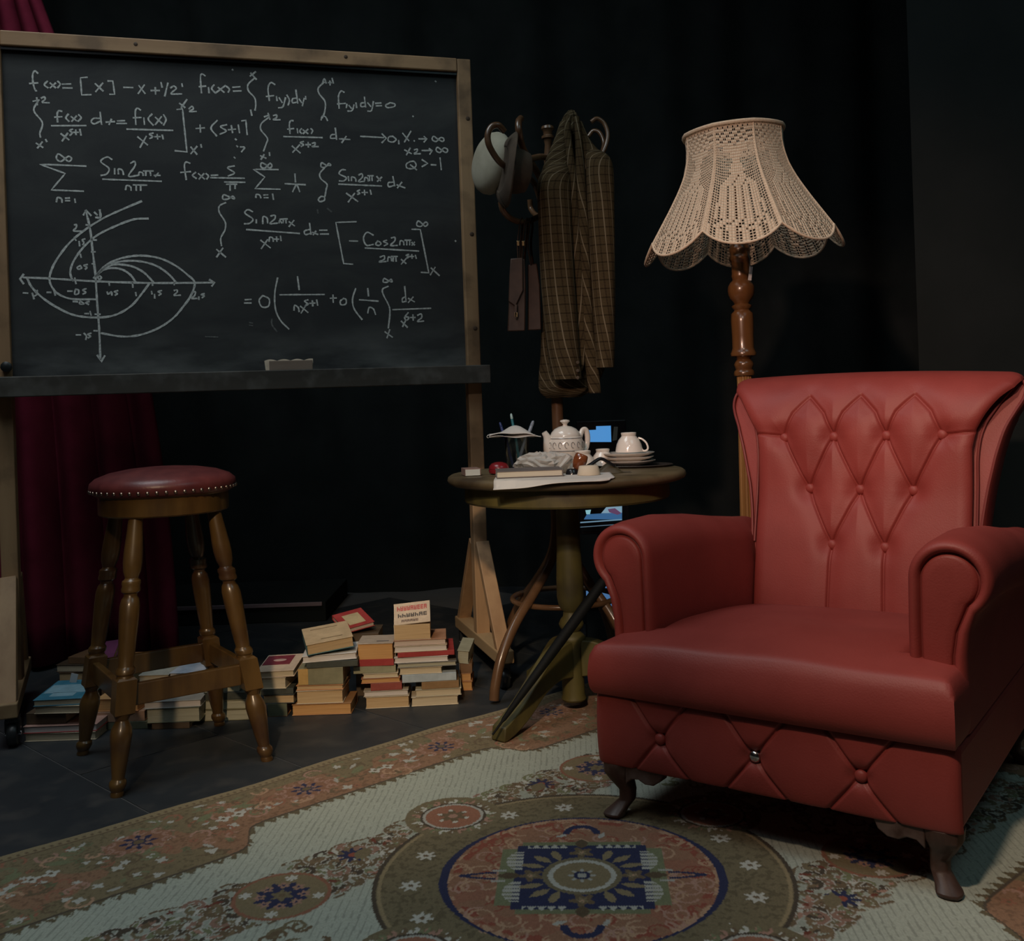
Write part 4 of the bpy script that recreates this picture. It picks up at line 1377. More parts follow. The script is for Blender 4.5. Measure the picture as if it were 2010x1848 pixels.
def build_jacket():
    Y0 = 3.51
    root = empty('tweed_jacket', at(1125, 780, Y0), 0, 'brown checked tweed jacket hanging by its collar on the coat stand', 'jacket')
    O = root.location.copy()
    T = M['tweed']
    def loft(rows, name, n=40, ripple=None, uoff=0.0, shear=0.0, power=2.4):
        """rows: (xc, y, half width px, half depth m, depth offset m)"""
        # refine rows
        pv = catmull([(r[0], r[1], r[2]) for r in rows], 4)
        pd = catmull([(r[3], r[4], 0) for r in rows], 4)
        rings, uvs = [], []
        vlen, prev = 0.0, None
        for q, d in zip(pv, pd):
            c = at(q.x, q.y, Y0 + d.y) - O
            if prev is not None:
                vlen += (c - prev).length
            prev = c
            hw = max(0.002, q.z * Y0 / F_PX)
            hd = max(0.002, d.x)
            per = math.pi * (hw + hd)
            ring = []
            for i in range(n):
                t = 2 * math.pi * i / n
                ct, st = math.cos(t), math.sin(t)
                ex = 2.0 / power
                x = hw * math.copysign(abs(ct) ** ex, ct)
                y = hd * math.copysign(abs(st) ** ex, st)
                rp = ripple(t, vlen) if ripple else 0.0
                ring.append(Vector((c.x + x * (1 + rp), c.y + y * (1 + 2 * rp), c.z)))
                uvs.append((uoff + t / (2 * math.pi) * per + shear * vlen, vlen))
            rings.append(ring)
        # carry on the seam: duplicate first column for clean stripes
        rings2, uv2 = [], []
        for j, r in enumerate(rings):
            rings2.append(r + [r[0]])
            row = uvs[j * n:(j + 1) * n]
            hw = max(0.002, pv[j].z * Y0 / F_PX)
            per = math.pi * (hw + max(0.002, pd[j].x))
            uv2 += row + [(row[0][0] + per, row[0][1])]
        mb = MB()
        m = n + 1
        vs = [p for r in rings2 for p in r]
        fs = []
        for j in range(len(rings2) - 1):
            for i in range(n):
                fs.append((j * m + i, j * m + i + 1, (j + 1) * m + i + 1, (j + 1) * m + i))
        fs.append(tuple(reversed(range(n))))
        fs.append(tuple((len(rings2) - 1) * m + i for i in range(n)))
        mb.add(vs, fs, uv2)
        return mb.build(name, T, root, smooth=65)
    # body: hangs from the loop at the collar, narrow top and long folds
    loft([(1121, 219, 7, 0.020, 0.085), (1120, 232, 16, 0.032, 0.085), (1120, 262, 22, 0.040, 0.085), (1122, 300, 38, 0.050, 0.095), (1126, 330, 62, 0.060, 0.105), (1128, 380, 70, 0.066, 0.105),
          (1130, 480, 70, 0.070, 0.105), (1131, 600, 69, 0.070, 0.105), (1128, 690, 68, 0.066, 0.105), (1120, 735, 63, 0.060, 0.095), (1112, 765, 54, 0.052, 0.085), (1106, 781, 34, 0.030, 0.085)],
         'body', 56, lambda t, v: 0.05 * math.sin(7 * t + 2.5 * v) + 0.025 * math.sin(13 * t), 0.0)
    # sleeves
    loft([(1098, 318, 10, 0.02, 0.0), (1092, 332, 25, 0.045, 0.0), (1088, 360, 33, 0.058, -0.005), (1089, 430, 33, 0.058, -0.012), (1093, 520, 33, 0.056, -0.02), (1099, 600, 33, 0.054, -0.022),
          (1106, 680, 32, 0.052, -0.022), (1111, 730, 30, 0.048, -0.02), (1112, 745, 29, 0.046, -0.02)], 'sleeve', 40,
         lambda t, v: 0.02 * math.sin(3 * t + 9 * v), 0.012)
    loft([(1158, 292, 8, 0.02, 0.02), (1168, 306, 24, 0.04, 0.02), (1175, 332, 28, 0.05, 0.01), (1178, 400, 27, 0.05, 0.0), (1182, 500, 25, 0.05, -0.005), (1185, 600, 23, 0.048, -0.01),
          (1187, 680, 20, 0.044, -0.01), (1187, 722, 18, 0.04, -0.01)], 'sleeve', 40, lambda t, v: 0.02 * math.sin(3 * t + 8 * v + 1), 0.004)
    # shoulder cloth falling from the collar to each sleeve
    loft([(1108, 240, 9, 0.018, 0.02), (1101, 275, 14, 0.024, 0.012), (1094, 310, 22, 0.030, 0.006), (1090, 345, 30, 0.040, 0.0)], 'shoulder', 32, None, 0.02, 0.5)
    loft([(1134, 240, 9, 0.018, 0.02), (1145, 275, 13, 0.024, 0.02), (1160, 305, 22, 0.030, 0.018), (1172, 335, 27, 0.040, 0.012)], 'shoulder', 32, None, 0.01, -0.6)
    # lapels and facing: two long hanging folds between the sleeves
    loft([(1116, 228, 6, 0.012, -0.004), (1114, 262, 7, 0.016, -0.006), (1122, 340, 9, 0.020, -0.008), (1128, 440, 10, 0.020, -0.010), (1134, 540, 11, 0.020, -0.012), (1140, 630, 11, 0.018, -0.012),
          (1138, 700, 12, 0.016, -0.010), (1134, 728, 9, 0.012, -0.008)], 'lapel', 28, None, 0.006, 0.16)
    loft([(1131, 230, 6, 0.012, 0.0), (1136, 280, 7, 0.016, -0.004), (1140, 360, 10, 0.018, -0.008), (1146, 460, 11, 0.020, -0.010), (1150, 560, 11, 0.020, -0.012), (1154, 650, 12, 0.018, -0.012),
          (1162, 720, 13, 0.016, -0.008), (1168, 772, 12, 0.012, -0.004)], 'lapel', 28, None, 0.015, -0.24)
    for y in (712, 728, 742):
        p = at(1134, y, Y0 - 0.06) - O
        MB().lathe([(0.005, 0), (0.006, 0.002), (0.004, 0.004)], 12, Matrix.Rotation(math.pi / 2, 3, 'X'), p).build('cuff_button', M['hat_brown'], root)


build_jacket()


# ------------------------------------------------------------------ round table
TB = Vector((0.164, 3.25, 0))
TZ = 0.766


def build_table():
    tz = TZ - 0.0066
    root = empty('round_table', TB + Vector((0, 0, 0.0066)), 0, 'worn olive-painted round pedestal table crowded with a tea set', 'table')
    MB().lathe([(0.30, tz - 0.030), (0.362, tz - 0.030), (0.374, tz - 0.024), (0.3785, tz - 0.015), (0.376, tz - 0.006), (0.368, tz), (0.20, tz), (0.002, tz)], 72).build('table_top', M['table_top'], root, smooth=50)
    MB().lathe([(0.27, tz - 0.084), (0.322, tz - 0.086), (0.326, tz - 0.080), (0.324, tz - 0.034), (0.318, tz - 0.030), (0.26, tz - 0.030)], 72, caps=True).build('apron', M['table_paint'], root, smooth=35)
    MB().lathe([(0.036, 0.030), (0.040, 0.036), (0.036, 0.05), (0.035, 0.20), (0.040, 0.213), (0.044, 0.222), (0.044, 0.232), (0.036, 0.240), (0.026, 0.250), (0.036, 0.262), (0.040, 0.274), (0.034, 0.288),
                (0.026, 0.297), (0.024, 0.312), (0.038, 0.330), (0.043, 0.36), (0.043, 0.42), (0.038, 0.52), (0.036, 0.64), (0.048, 0.660), (0.055, 0.676), (0.055, tz - 0.081)], 36).build('column', M['table_paint'], root, smooth=45)
    f0 = at(980, 1456, 2.972)
    a0 = math.atan2(f0.y - TB.y, f0.x - TB.x)
    R = math.hypot(f0.x - TB.x, f0.y - TB.y)
    upper = [(0.030, 0.225), (0.07, 0.222), (0.13, 0.198), (0.20, 0.146), (0.27, 0.092), (0.33, 0.056), (R, 0.040)]
    lower = [(R + 0.006, 0.0), (0.35, 0.0), (0.30, 0.016), (0.24, 0.046), (0.17, 0.092), (0.10, 0.115), (0.030, 0.110)]
    up = [(v.x, v.z) for v in catmull([(r, 0, z) for r, z in upper], 4)]
    lo = [(v.x, v.z) for v in catmull([(r, 0, z) for r, z in lower], 4)]
    for i in range(3):
        a = a0 + i * 2 * math.pi / 3
        MB().prism(up + lo, -0.026, 0.026, Matrix.Rotation(a, 3, 'Z')).build('leg', M['table_paint'], root, smooth=35, bevel=0.005)


build_table()


def tpt(x, Y):
    """table-top point under pixel column x at depth Y"""
    y = 925
    for _ in range(3):
        a, b = ray(x, y)
        v = (CAM_Z - TZ) / Y * F_PX
        y = CY + v - ROLL * (x - CX)
    a, b = ray(x, y)
    return Vector((a * Y, Y, TZ))


def build_table_things():
    k = 1 / F_PX
    # matchbox
    p = tpt(928, 3.18)
    r = empty('matchbox', p, math.radians(12), 'small white and brown matchbox at the left edge of the round table', 'matchbox')
    MB().box((0, 0.03, 0.0125), (0.050, 0.075, 0.022)).build('sleeve', flat('matchbox_card', (0.20, 0.12, 0.10), 0.7), r, smooth=0, bevel=0.0008)
    MB().box((-0.001, -0.0085, 0.0115), (0.046, 0.004, 0.019)).build('drawer', flat('matchbox_paper', (0.48, 0.50, 0.49), 0.8), r, smooth=0, bevel=0.0008)
    # dark red lacquered egg-shaped box
    p = tpt(980, 3.22)
    r = empty('lacquer_box', p, 0, 'dark red domed lacquer box beside the matchbox', 'box')
    MB().lathe([(0.020, 0.0), (0.031, 0.004), (0.0335, 0.012), (0.032, 0.016)], 28).build('base', M['red_gloss'], r)
    MB().lathe([(0.032, 0.016), (0.033, 0.018), (0.031, 0.026), (0.024, 0.034), (0.012, 0.0385), (0.001, 0.0395)], 28).build('lid', M['red_gloss'], r)
    # tumbler with pens
    p = tpt(1016, 3.34)
    r = empty('drinking_glass', p, 0, 'clear straight-sided drinking glass holding pens under a folded napkin', 'glass')
    GZ = 0.112
    MB().lathe([(0.001, 0.0), (0.031, 0.0), (0.033, 0.004), (0.0405, GZ), (0.0390, GZ + 0.001), (0.0378, GZ), (0.0305, 0.012), (0.001, 0.010)], 36, caps=False).build('tumbler', M['glass'], r, smooth=50)
    G = p
    for lab, x0, x1, y1, col, rad in (('teal pen with a white tip leaning in the drinking glass', 0.010, 1003, 812, (0.03, 0.16, 0.19), 0.0045),
                                      ('dark blue pen at the left rim of the drinking glass', -0.012, 981, 829, (0.03, 0.045, 0.14), 0.0045),
                                      ('grey capped pen sticking out at the right of the drinking glass', -0.004, 1047, 826, (0.22, 0.26, 0.32), 0.0055)):
        tip = at(x1, y1, 3.35)
        e = empty('pen', (G.x + x0, G.y + 0.004, TZ + 0.012), 0, lab, 'pen', 'pens in the drinking glass')
        v = tip - e.location
        q = v.to_track_quat('Z', 'Y').to_matrix()
        Ln = v.length
        MB().lathe([(0.0015, 0), (rad, 0.012), (rad, Ln - 0.02), (rad * 0.9, Ln - 0.018)], 12, q).build('barrel', flat('pen_plastic_%d' % x1, col, 0.3), e)
        MB().lathe([(rad * 0.9, Ln - 0.018), (rad * 1.05, Ln - 0.016), (rad * 0.8, Ln - 0.003), (0.001, Ln)], 12, q).build('cap', flat('pen_cap_%d' % x1, (0.45, 0.60, 0.58) if x1 == 1003 else col, 0.3), e)
    # folded napkin across the rim
    base = p + Vector((0, 0, GZ + 0.002))
    r = empty('folded_napkin', base, 0, 'folded white paper napkin lying across the drinking glass', 'napkin')
    def nap(off, amp, x0, x1):
        def fn(u, v):
            x = x0 + (x1 - x0) * u
            y = -0.045 + 0.09 * v
            z = off + amp * math.sin(u * 3.0) ** 2 * (0.4 + 0.6 * math.sin(v * 3.1)) + 0.004 * math.sin(u * 9 + v * 4) - 0.006 * (1 - math.sin(math.pi * v)) * u
            return (x, y, z)
        return fn
    MB().grid(30, 14, nap(0.006, 0.026, -0.088, 0.062)).build('upper_fold', M['paper'], r, smooth=180, solid=0.0016)
    MB().grid(30, 14, nap(0.0005, 0.008, -0.088, 0.080)).build('lower_fold', M['paper'], r, smooth=180, solid=0.0016)
    MB().grid(10, 8, lambda u, v: (-0.090 + 0.006 * math.cos(u * math.pi + math.pi / 2), -0.045 + 0.09 * v, 0.003 + 0.004 * math.sin(u * math.pi - math.pi / 2))).build('crease', M['paper'], r, smooth=180, solid=0.0012)
    # crumpled clear plastic bag
    p = tpt(1067, 3.185)
    rnd = random.Random(8)
    vs, fs = [], []
    nu, nv = 26, 12
    jit = [[rnd.uniform(0.55, 1.25) for _ in range(nu)] for _ in range(nv + 1)]
    for j in range(nv + 1):
        ph = math.pi * j / nv
        for i in range(nu):
            t = 2 * math.pi * i / nu
            q = jit[j][i]
            vs.append((0.093 * math.sin(ph) * math.cos(t) * (0.85 + 0.15 * q), 0.050 * math.sin(ph) * math.sin(t) * q, max(0.001, 0.033 - 0.033 * math.cos(ph) * (0.65 + 0.35 * q) + 0.012 * math.sin(ph) * math.cos(3 * t + 1)) if j < nv else 0.058))
    for j in range(nv):
        for i in range(nu):
            i2 = (i + 1) % nu
            fs.append((j * nu + i, j * nu + i2, (j + 1) * nu + i2, (j + 1) * nu + i))
    o = MB().add(vs, fs).build('plastic_bag', M['plastic'], smooth=0)
    o.location = p
    tag(o, 'crumpled clear plastic bag lying in front of the teapot', 'bag')
    # closed note book on a sheet of paper
    p = tpt(1040, 2.985)
    r = empty('notebook', p + Vector((0, 0, 0.0048)), math.radians(3), 'closed cream-edged notebook with a dark cover lying on white paper', 'book')
    MB().box((0, 0.065, 0.0105), (0.190, 0.135, 0.015)).build('page_block', pm('notebook_pages', (0.50, 0.45, 0.36), (0.60, 0.54, 0.44), scale=40, stretch=(0.1, 0.1, 6), rough=0.9), r, smooth=0)
    MB().box((0.001, 0.066, 0.0192), (0.196, 0.140, 0.0022)).box((0.001, 0.066, 0.0014), (0.196, 0.140, 0.0022)).box((0.097, 0.066, 0.0103), (0.003, 0.140, 0.018)).build('cover', flat('notebook_cover', (0.12, 0.10, 0.095), 0.6), r, smooth=0, bevel=0.0006)
    # white sheets drooping over the table edge
    mb = MB()
    fe = catmull([at(968, 962, 2.90), at(1030, 958, 2.87), at(1085, 949.5, 2.852), at(1140, 946, 2.852), at(1185, 944.5, 2.865), at(1207, 940, 2.90)], 8)
    be = [tpt(975 + 222 * q / 40, 3.10) + Vector((0, 0, 0.0035)) for q in range(41)]
    def sheet(u, v):
        q = u * (len(fe) - 1)
        k0 = min(int(q), len(fe) - 2)
        a = fe[k0].lerp(fe[k0 + 1], q - k0)
        b = be[min(40, int(u * 40 + 0.5))]
        p_ = a.lerp(b, v)
        rr = math.hypot(p_.x - TB.x, p_.y - TB.y)
        if rr < 0.372:
            p_.z = TZ + 0.0035
        elif rr < 0.385:
            p_.z = max(p_.z, TZ + 0.001)
        return p_
    o = mb.grid(36, 20, sheet).build('paper_sheet', M['paper'], smooth=180, solid=0.0014)
    tag(o, 'loose white paper sheets drooping over the front edge of the table', 'paper')
    # teapot
    p = tpt(1112, 3.36)
    r = empty('teapot', p, 0, 'white porcelain teapot with a grey printed band', 'teapot')
    C = M['ceramic']
    body = MB().lathe([(0.030, 0.0), (0.036, 0.002), (0.036, 0.006), (0.045, 0.016), (0.057, 0.040), (0.061, 0.062), (0.0595, 0.085), (0.054, 0.102), (0.051, 0.107), (0.047, 0.108)], 48).build('body', C, r, smooth=50)
    MB().lathe([(0.0615, 0.0595), (0.0622, 0.061), (0.0615, 0.0625)], 48, caps=False).build('printed_band', M['ceramic_line'], body)
    MB().lathe([(0.0548, 0.1000), (0.0556, 0.1015), (0.0548, 0.1030)], 48, caps=False).build('printed_band', M['ceramic_line'], body)
    for q in range(9):
        a = math.radians(-170 + q * 20)
        sc = [Vector((0.0622 * math.cos(a + 0.10 * math.cos(t)) * (1 - 0.035 * (0.5 + 0.5 * math.sin(t))), 0.0622 * math.sin(a + 0.10 * math.cos(t)) * (1 - 0.035 * (0.5 + 0.5 * math.sin(t))), 0.080 + 0.0095 * math.sin(t))) for t in [s * 0.55 for s in range(10)]]
        MB().tube(sc, 0.0010, 6).build('printed_scroll', M['ceramic_line'], body)
    lid = MB().lathe([(0.051, 0.107), (0.051, 0.110), (0.046, 0.121), (0.036, 0.132), (0.022, 0.139), (0.010, 0.142)], 40).build('lid', C, r, smooth=60)
    MB().lathe([(0.009, 0.141), (0.007, 0.147), (0.012, 0.152), (0.0165, 0.156), (0.015, 0.1605), (0.006, 0.163), (0.001, 0.1632)], 24).build('knob', C, lid)
    MB().tube(catmull([(-0.045, -0.006, 0.045), (-0.054, -0.010, 0.062), (-0.058, -0.012, 0.085), (-0.061, -0.013, 0.106), (-0.070, -0.015, 0.124)], 5),
              [0.026 - 0.0168 * (i / 20) ** 0.8 for i in range(21)], 16).build('spout', C, r, smooth=60)
    MB().tube(catmull([(0.048, 0.006, 0.10), (0.058, 0.020, 0.124), (0.070, 0.026, 0.124), (0.075, 0.028, 0.10), (0.070, 0.024, 0.070), (0.055, 0.007, 0.045)], 5), 0.0072, 12, flat=1.3).build('handle', C, r, smooth=60)
    # upturned cups
    cup_prof = [(0.040, 0.0), (0.0415, 0.001), (0.040, 0.012), (0.037, 0.024), (0.031, 0.037), (0.0235, 0.046), (0.0215, 0.0485), (0.0225, 0.0505), (0.0235, 0.0575), (0.022, 0.0585), (0.0195, 0.0575), (0.019, 0.052), (0.002, 0.0515)]
    def cup(name_label, loc, s, handle_a=None):
        c = empty('tea_cup', loc, 0, name_label, 'cup', 'upturned white tea cups')
        MB().lathe([(a * s, b * s) for a, b in cup_prof], 40, caps=False).build('bowl', C, c, smooth=50)
        if handle_a is not None:
            ca, sa = math.cos(handle_a), math.sin(handle_a)
            pts = [(0.029, 0.042), (0.040, 0.038), (0.052, 0.027), (0.057, 0.012), (0.052, 0.004), (0.043, 0.003), (0.038, 0.008)]
            MB().tube(catmull([(x * s * ca, x * s * sa, z * s) for x, z in pts], 5), 0.0030 * s, 10).build('handle', C, c)
    # saucers, stacked
    p = tpt(1235, 3.36)
    tray = MB()
    tz = TZ
    tr = empty('metal_tray', p + Vector((0.015, -0.01, 0.0005)), math.radians(-14), 'dark oval tray with a pale rim under the saucers', 'tray')
    MB().lathe([(0.002, 0.0), (0.115, 0.0), (0.128, 0.006), (0.126, 0.0075), (0.112, 0.0022), (0.002, 0.002)], 48, Matrix.Scale(0.72, 3, (0, 1, 0)), caps=False).build('dish', pm('tarnished_metal', (0.06, 0.05, 0.045), (0.12, 0.10, 0.09), rough=0.4, metal=0.6), tr, smooth=50)
    z = TZ + 0.0035
    for i, w in enumerate(('lowest', 'middle', 'top')):
        s = empty('saucer', (p.x + (0.003, -0.002, 0.0)[i], p.y, z), 0, '%s white saucer in the stack on the tray' % w, 'saucer', 'stacked white saucers')
        MB().lathe([(0.002, 0.0), (0.040, 0.0), (0.044, 0.003), (0.066, 0.0085), (0.0835, 0.0155), (0.0848, 0.0175), (0.083, 0.0182), (0.060, 0.0115), (0.040, 0.0058), (0.002, 0.0055)], 56, caps=False).build('plate', C, s, smooth=50)
        z += 0.0128
    cup('white tea cup upside down on top of the saucers', (p.x + 0.002, p.y, z + 0.0062), 1.10, math.radians(-18))
    q = tpt(1184, 3.40)
    cup('white tea cup upside down between the teapot and the saucers', (q.x, q.y, TZ + 0.001), 1.0)
    q = tpt(1145, 3.24)
    cup('white tea cup upside down behind the tobacco pipe', (q.x, q.y, TZ + 0.001), 1.08, math.radians(120))
    # pipe on its rest
    p = tpt(1131, 3.06)
    r = empty('tobacco_pipe', (p.x, p.y, TZ), 0, 'brown briar tobacco pipe with a black stem propped on the cream holder', 'pipe')
    tlt = Matrix.Rotation(math.radians(22), 3, 'Y')
    MB().lathe([(0.004, 0.004), (0.014, 0.010), (0.0205, 0.024), (0.0215, 0.038), (0.0195, 0.052), (0.0165, 0.055), (0.0125, 0.054), (0.0115, 0.030), (0.001, 0.026)], 28, tlt, (0.0, 0, 0.012), caps=False).build('bowl', M['pipe_bowl'], r, smooth=50)
    MB().tube(catmull([(0.004, 0, 0.022), (0.022, 0.002, 0.020), (0.045, 0.010, 0.030), (0.075, 0.022, 0.046), (0.098, 0.030, 0.036), (0.120, 0.036, 0.022)], 5), [0.009 - 0.0042 * i / 25 for i in range(26)], 12, flat=0.8).build('stem', M['black_gloss'], r)
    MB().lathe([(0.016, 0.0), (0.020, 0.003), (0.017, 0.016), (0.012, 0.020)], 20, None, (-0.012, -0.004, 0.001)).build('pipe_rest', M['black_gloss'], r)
    p = tpt(1156, 3.00)
    o = MB().lathe([(0.034, 0.0), (0.0345, 0.002), (0.0285, 0.026), (0.0265, 0.0275), (0.018, 0.026), (0.016, 0.012), (0.002, 0.011)], 32, Matrix.Scale(0.8, 3, (0, 1, 0)), caps=False).build('ashtray', flat('cream_card', (0.50, 0.44, 0.34), 0.7), smooth=40)
    o.location = p + Vector((0, 0, 0.0048))
    tag(o, 'small cream tapered ashtray on the paper beside the pipe', 'ashtray')
    # black leather pouch beside the pipe
    p = tpt(1200, 3.12)
    o = MB().grid(18, 10, lambda u, v: (-0.05 + 0.11 * u, -0.03 + 0.06 * v, 0.001 + 0.030 * math.sin(math.pi * min(1, u * 1.25)) ** 1.4 * math.sin(math.pi * v) ** 0.5)).build('tobacco_pouch', pm('dark_olive_pouch', (0.035, 0.028, 0.014), (0.07, 0.055, 0.028), rough=0.5), smooth=180)
    o.location = p
    tag(o, 'dark folded tobacco pouch between the ashtray and the saucers', 'pouch')


build_table_things()


def build_umbrella():
    a = at(986, 1440, 2.93)
    a.z = 0.075
    b = at(1190, 1134, 3.06)
    d = (b - a).normalized()
    root = empty('umbrella', a, 0, 'closed black umbrella leaning across the foot of the round table', 'umbrella')
    L0 = (b - a).length
    pts, rr = [], []
    for t, r in ((-0.045, 0.003), (0.0, 0.004), (0.01, 0.007), (0.10, 0.011), (0.25, 0.0155), (0.40, 0.017), (0.50, 0.015), (0.52, 0.008)):
        pts.append(d * t)
        rr.append(r)
    MB().tube(pts, rr, 14).build('canopy', M['umbrella'], root, smooth=50)
    q = d * 0.52
    MB().tube([d * 0.50, d * (L0 + 0.06)], 0.006, 10).build('shaft', M['black_gloss'], root)
    e = d * (L0 + 0.06)
    up = Vector((0.0, 0, 1))
    side = Vector((0.9, 0.2, 0)).normalized()
    hk = catmull([e, e + d * 0.07, e + d * 0.12 + side * 0.010, e + d * 0.145 + side * 0.035, e + d * 0.12 + side * 0.06, e + d * 0.09 + side * 0.062], 5)
    MB().tube(hk, 0.009, 10).build('handle', flat('umbrella_handle', (0.03, 0.028, 0.026), 0.3), root)


build_umbrella()


def build_screens():
    # narrow monitor glowing on a black stand far behind the table
    Y = 4.55
    c = at(1183, 1040, Y)
    root = empty('monitor', (c.x, Y, 0), 0, 'narrow monitor glowing pale blue in the dark behind the tea table', 'monitor')
    O = Vector((c.x, Y, 0))
    def Q(pts, name, col, s, d):
        vs = [at(x, y, Y - d) - O for x, y in pts]
        MB().add(vs, [tuple(range(len(vs)))]).build(name, emit(name + '_glow', col, s), scr, smooth=0)
    a, b = at(1139, 834, Y) - O, at(1222, 1042, Y) - O
    case = MB().box(((a.x + b.x) / 2 + 0.01, 0.045, (a.z + b.z) / 2), (b.x - a.x + 0.05, 0.05, a.z - b.z + 0.03)).build('housing', M['black_gloss'], root, smooth=0, bevel=0.004)
    scr = MB().box(((a.x + b.x) / 2, 0.018, (a.z + b.z) / 2), (b.x - a.x, 0.004, a.z - b.z)).build('screen', flat('screen_off', (0.004, 0.006, 0.008), 0.3), root, smooth=0)
    blue = (0.10, 0.36, 0.80)
    Q([(1150, 868), (1150, 845), (1170, 844), (1170, 837), (1199, 836), (1200, 868)], 'screen_picture', blue, 0.72, -0.014)
    Q([(1146, 1020), (1152, 1010), (1221, 1006), (1221, 1020)], 'screen_picture', (0.06, 0.19, 0.42), 0.55, -0.014)
    Q([(1149, 1002), (1160, 1001), (1158, 1010), (1151, 1010)], 'screen_picture', (0.35, 0.72, 0.8), 0.6, -0.014)
    Q([(1180, 1008), (1190, 996), (1221, 994), (1221, 1007)], 'screen_picture', (0.30, 0.48, 0.62), 0.6, -0.014)
    Q([(1193, 1000), (1207, 998), (1220, 1008), (1212, 1011), (1196, 1006)], 'screen_picture', (0.20, 0.09, 0.20), 0.5, -0.012)
    Q([(1139, 1025), (1221, 1019), (1221, 1021.5), (1139, 1027.5)], 'screen_line', (0.25, 0.45, 0.62), 0.5, -0.013)
    Q([(1139, 1034.5), (1215, 1029), (1215, 1030.5), (1139, 1036)], 'screen_line', (0.2, 0.33, 0.45), 0.4, -0.013)
    Q([(1205, 838), (1213, 838), (1211, 864), (1202, 866)], 'screen_line', (0.09, 0.10, 0.09), 0.14, -0.014)
    MB().box((0.01, 0.05, b.z / 2 - 0.01), (0.06, 0.04, b.z - 0.02)).build('stand', M['black_gloss'], root, smooth=0, bevel=0.004)
    MB().box((0.01, 0.05, 0.008), (0.26, 0.22, 0.016)).build('base', M['black_gloss'], root, smooth=0, bevel=0.004)
    # small tablet propped low behind the umbrella
    Y = 4.05
    c = at(1180, 1185, Y)
    root = empty('tablet', (c.x, Y, 0), 0, 'small tablet with a pale blue screen propped up behind the umbrella', 'tablet')
    O = Vector((c.x, Y, 0))
    a, b = at(1150, 1151, Y) - O, at(1212, 1190, Y) - O
    MB().box(((a.x + b.x) / 2, 0.008, (a.z + b.z) / 2), (b.x - a.x + 0.012, 0.010, a.z - b.z + 0.012)).build('housing', M['black_gloss'], root, smooth=0, bevel=0.003)
    MB().box(((a.x + b.x) / 2, 0.0015, (a.z + b.z) / 2), (b.x - a.x, 0.002, a.z - b.z)).build('screen', emit('tablet_glow', (0.10, 0.24, 0.50), 0.55), root, smooth=0)
    MB().box(((a.x + b.x) / 2, 0.06, b.z / 2 - 0.004), (b.x - a.x, 0.10, b.z - 0.008)).build('stand', M['black_wall'], root, smooth=0, bevel=0.004)


build_screens()


# ------------------------------------------------------------------ rug
RUG_O = Vector((0.111, 2.121, 0))
RUG_A = math.atan2(0.66, 0.75)


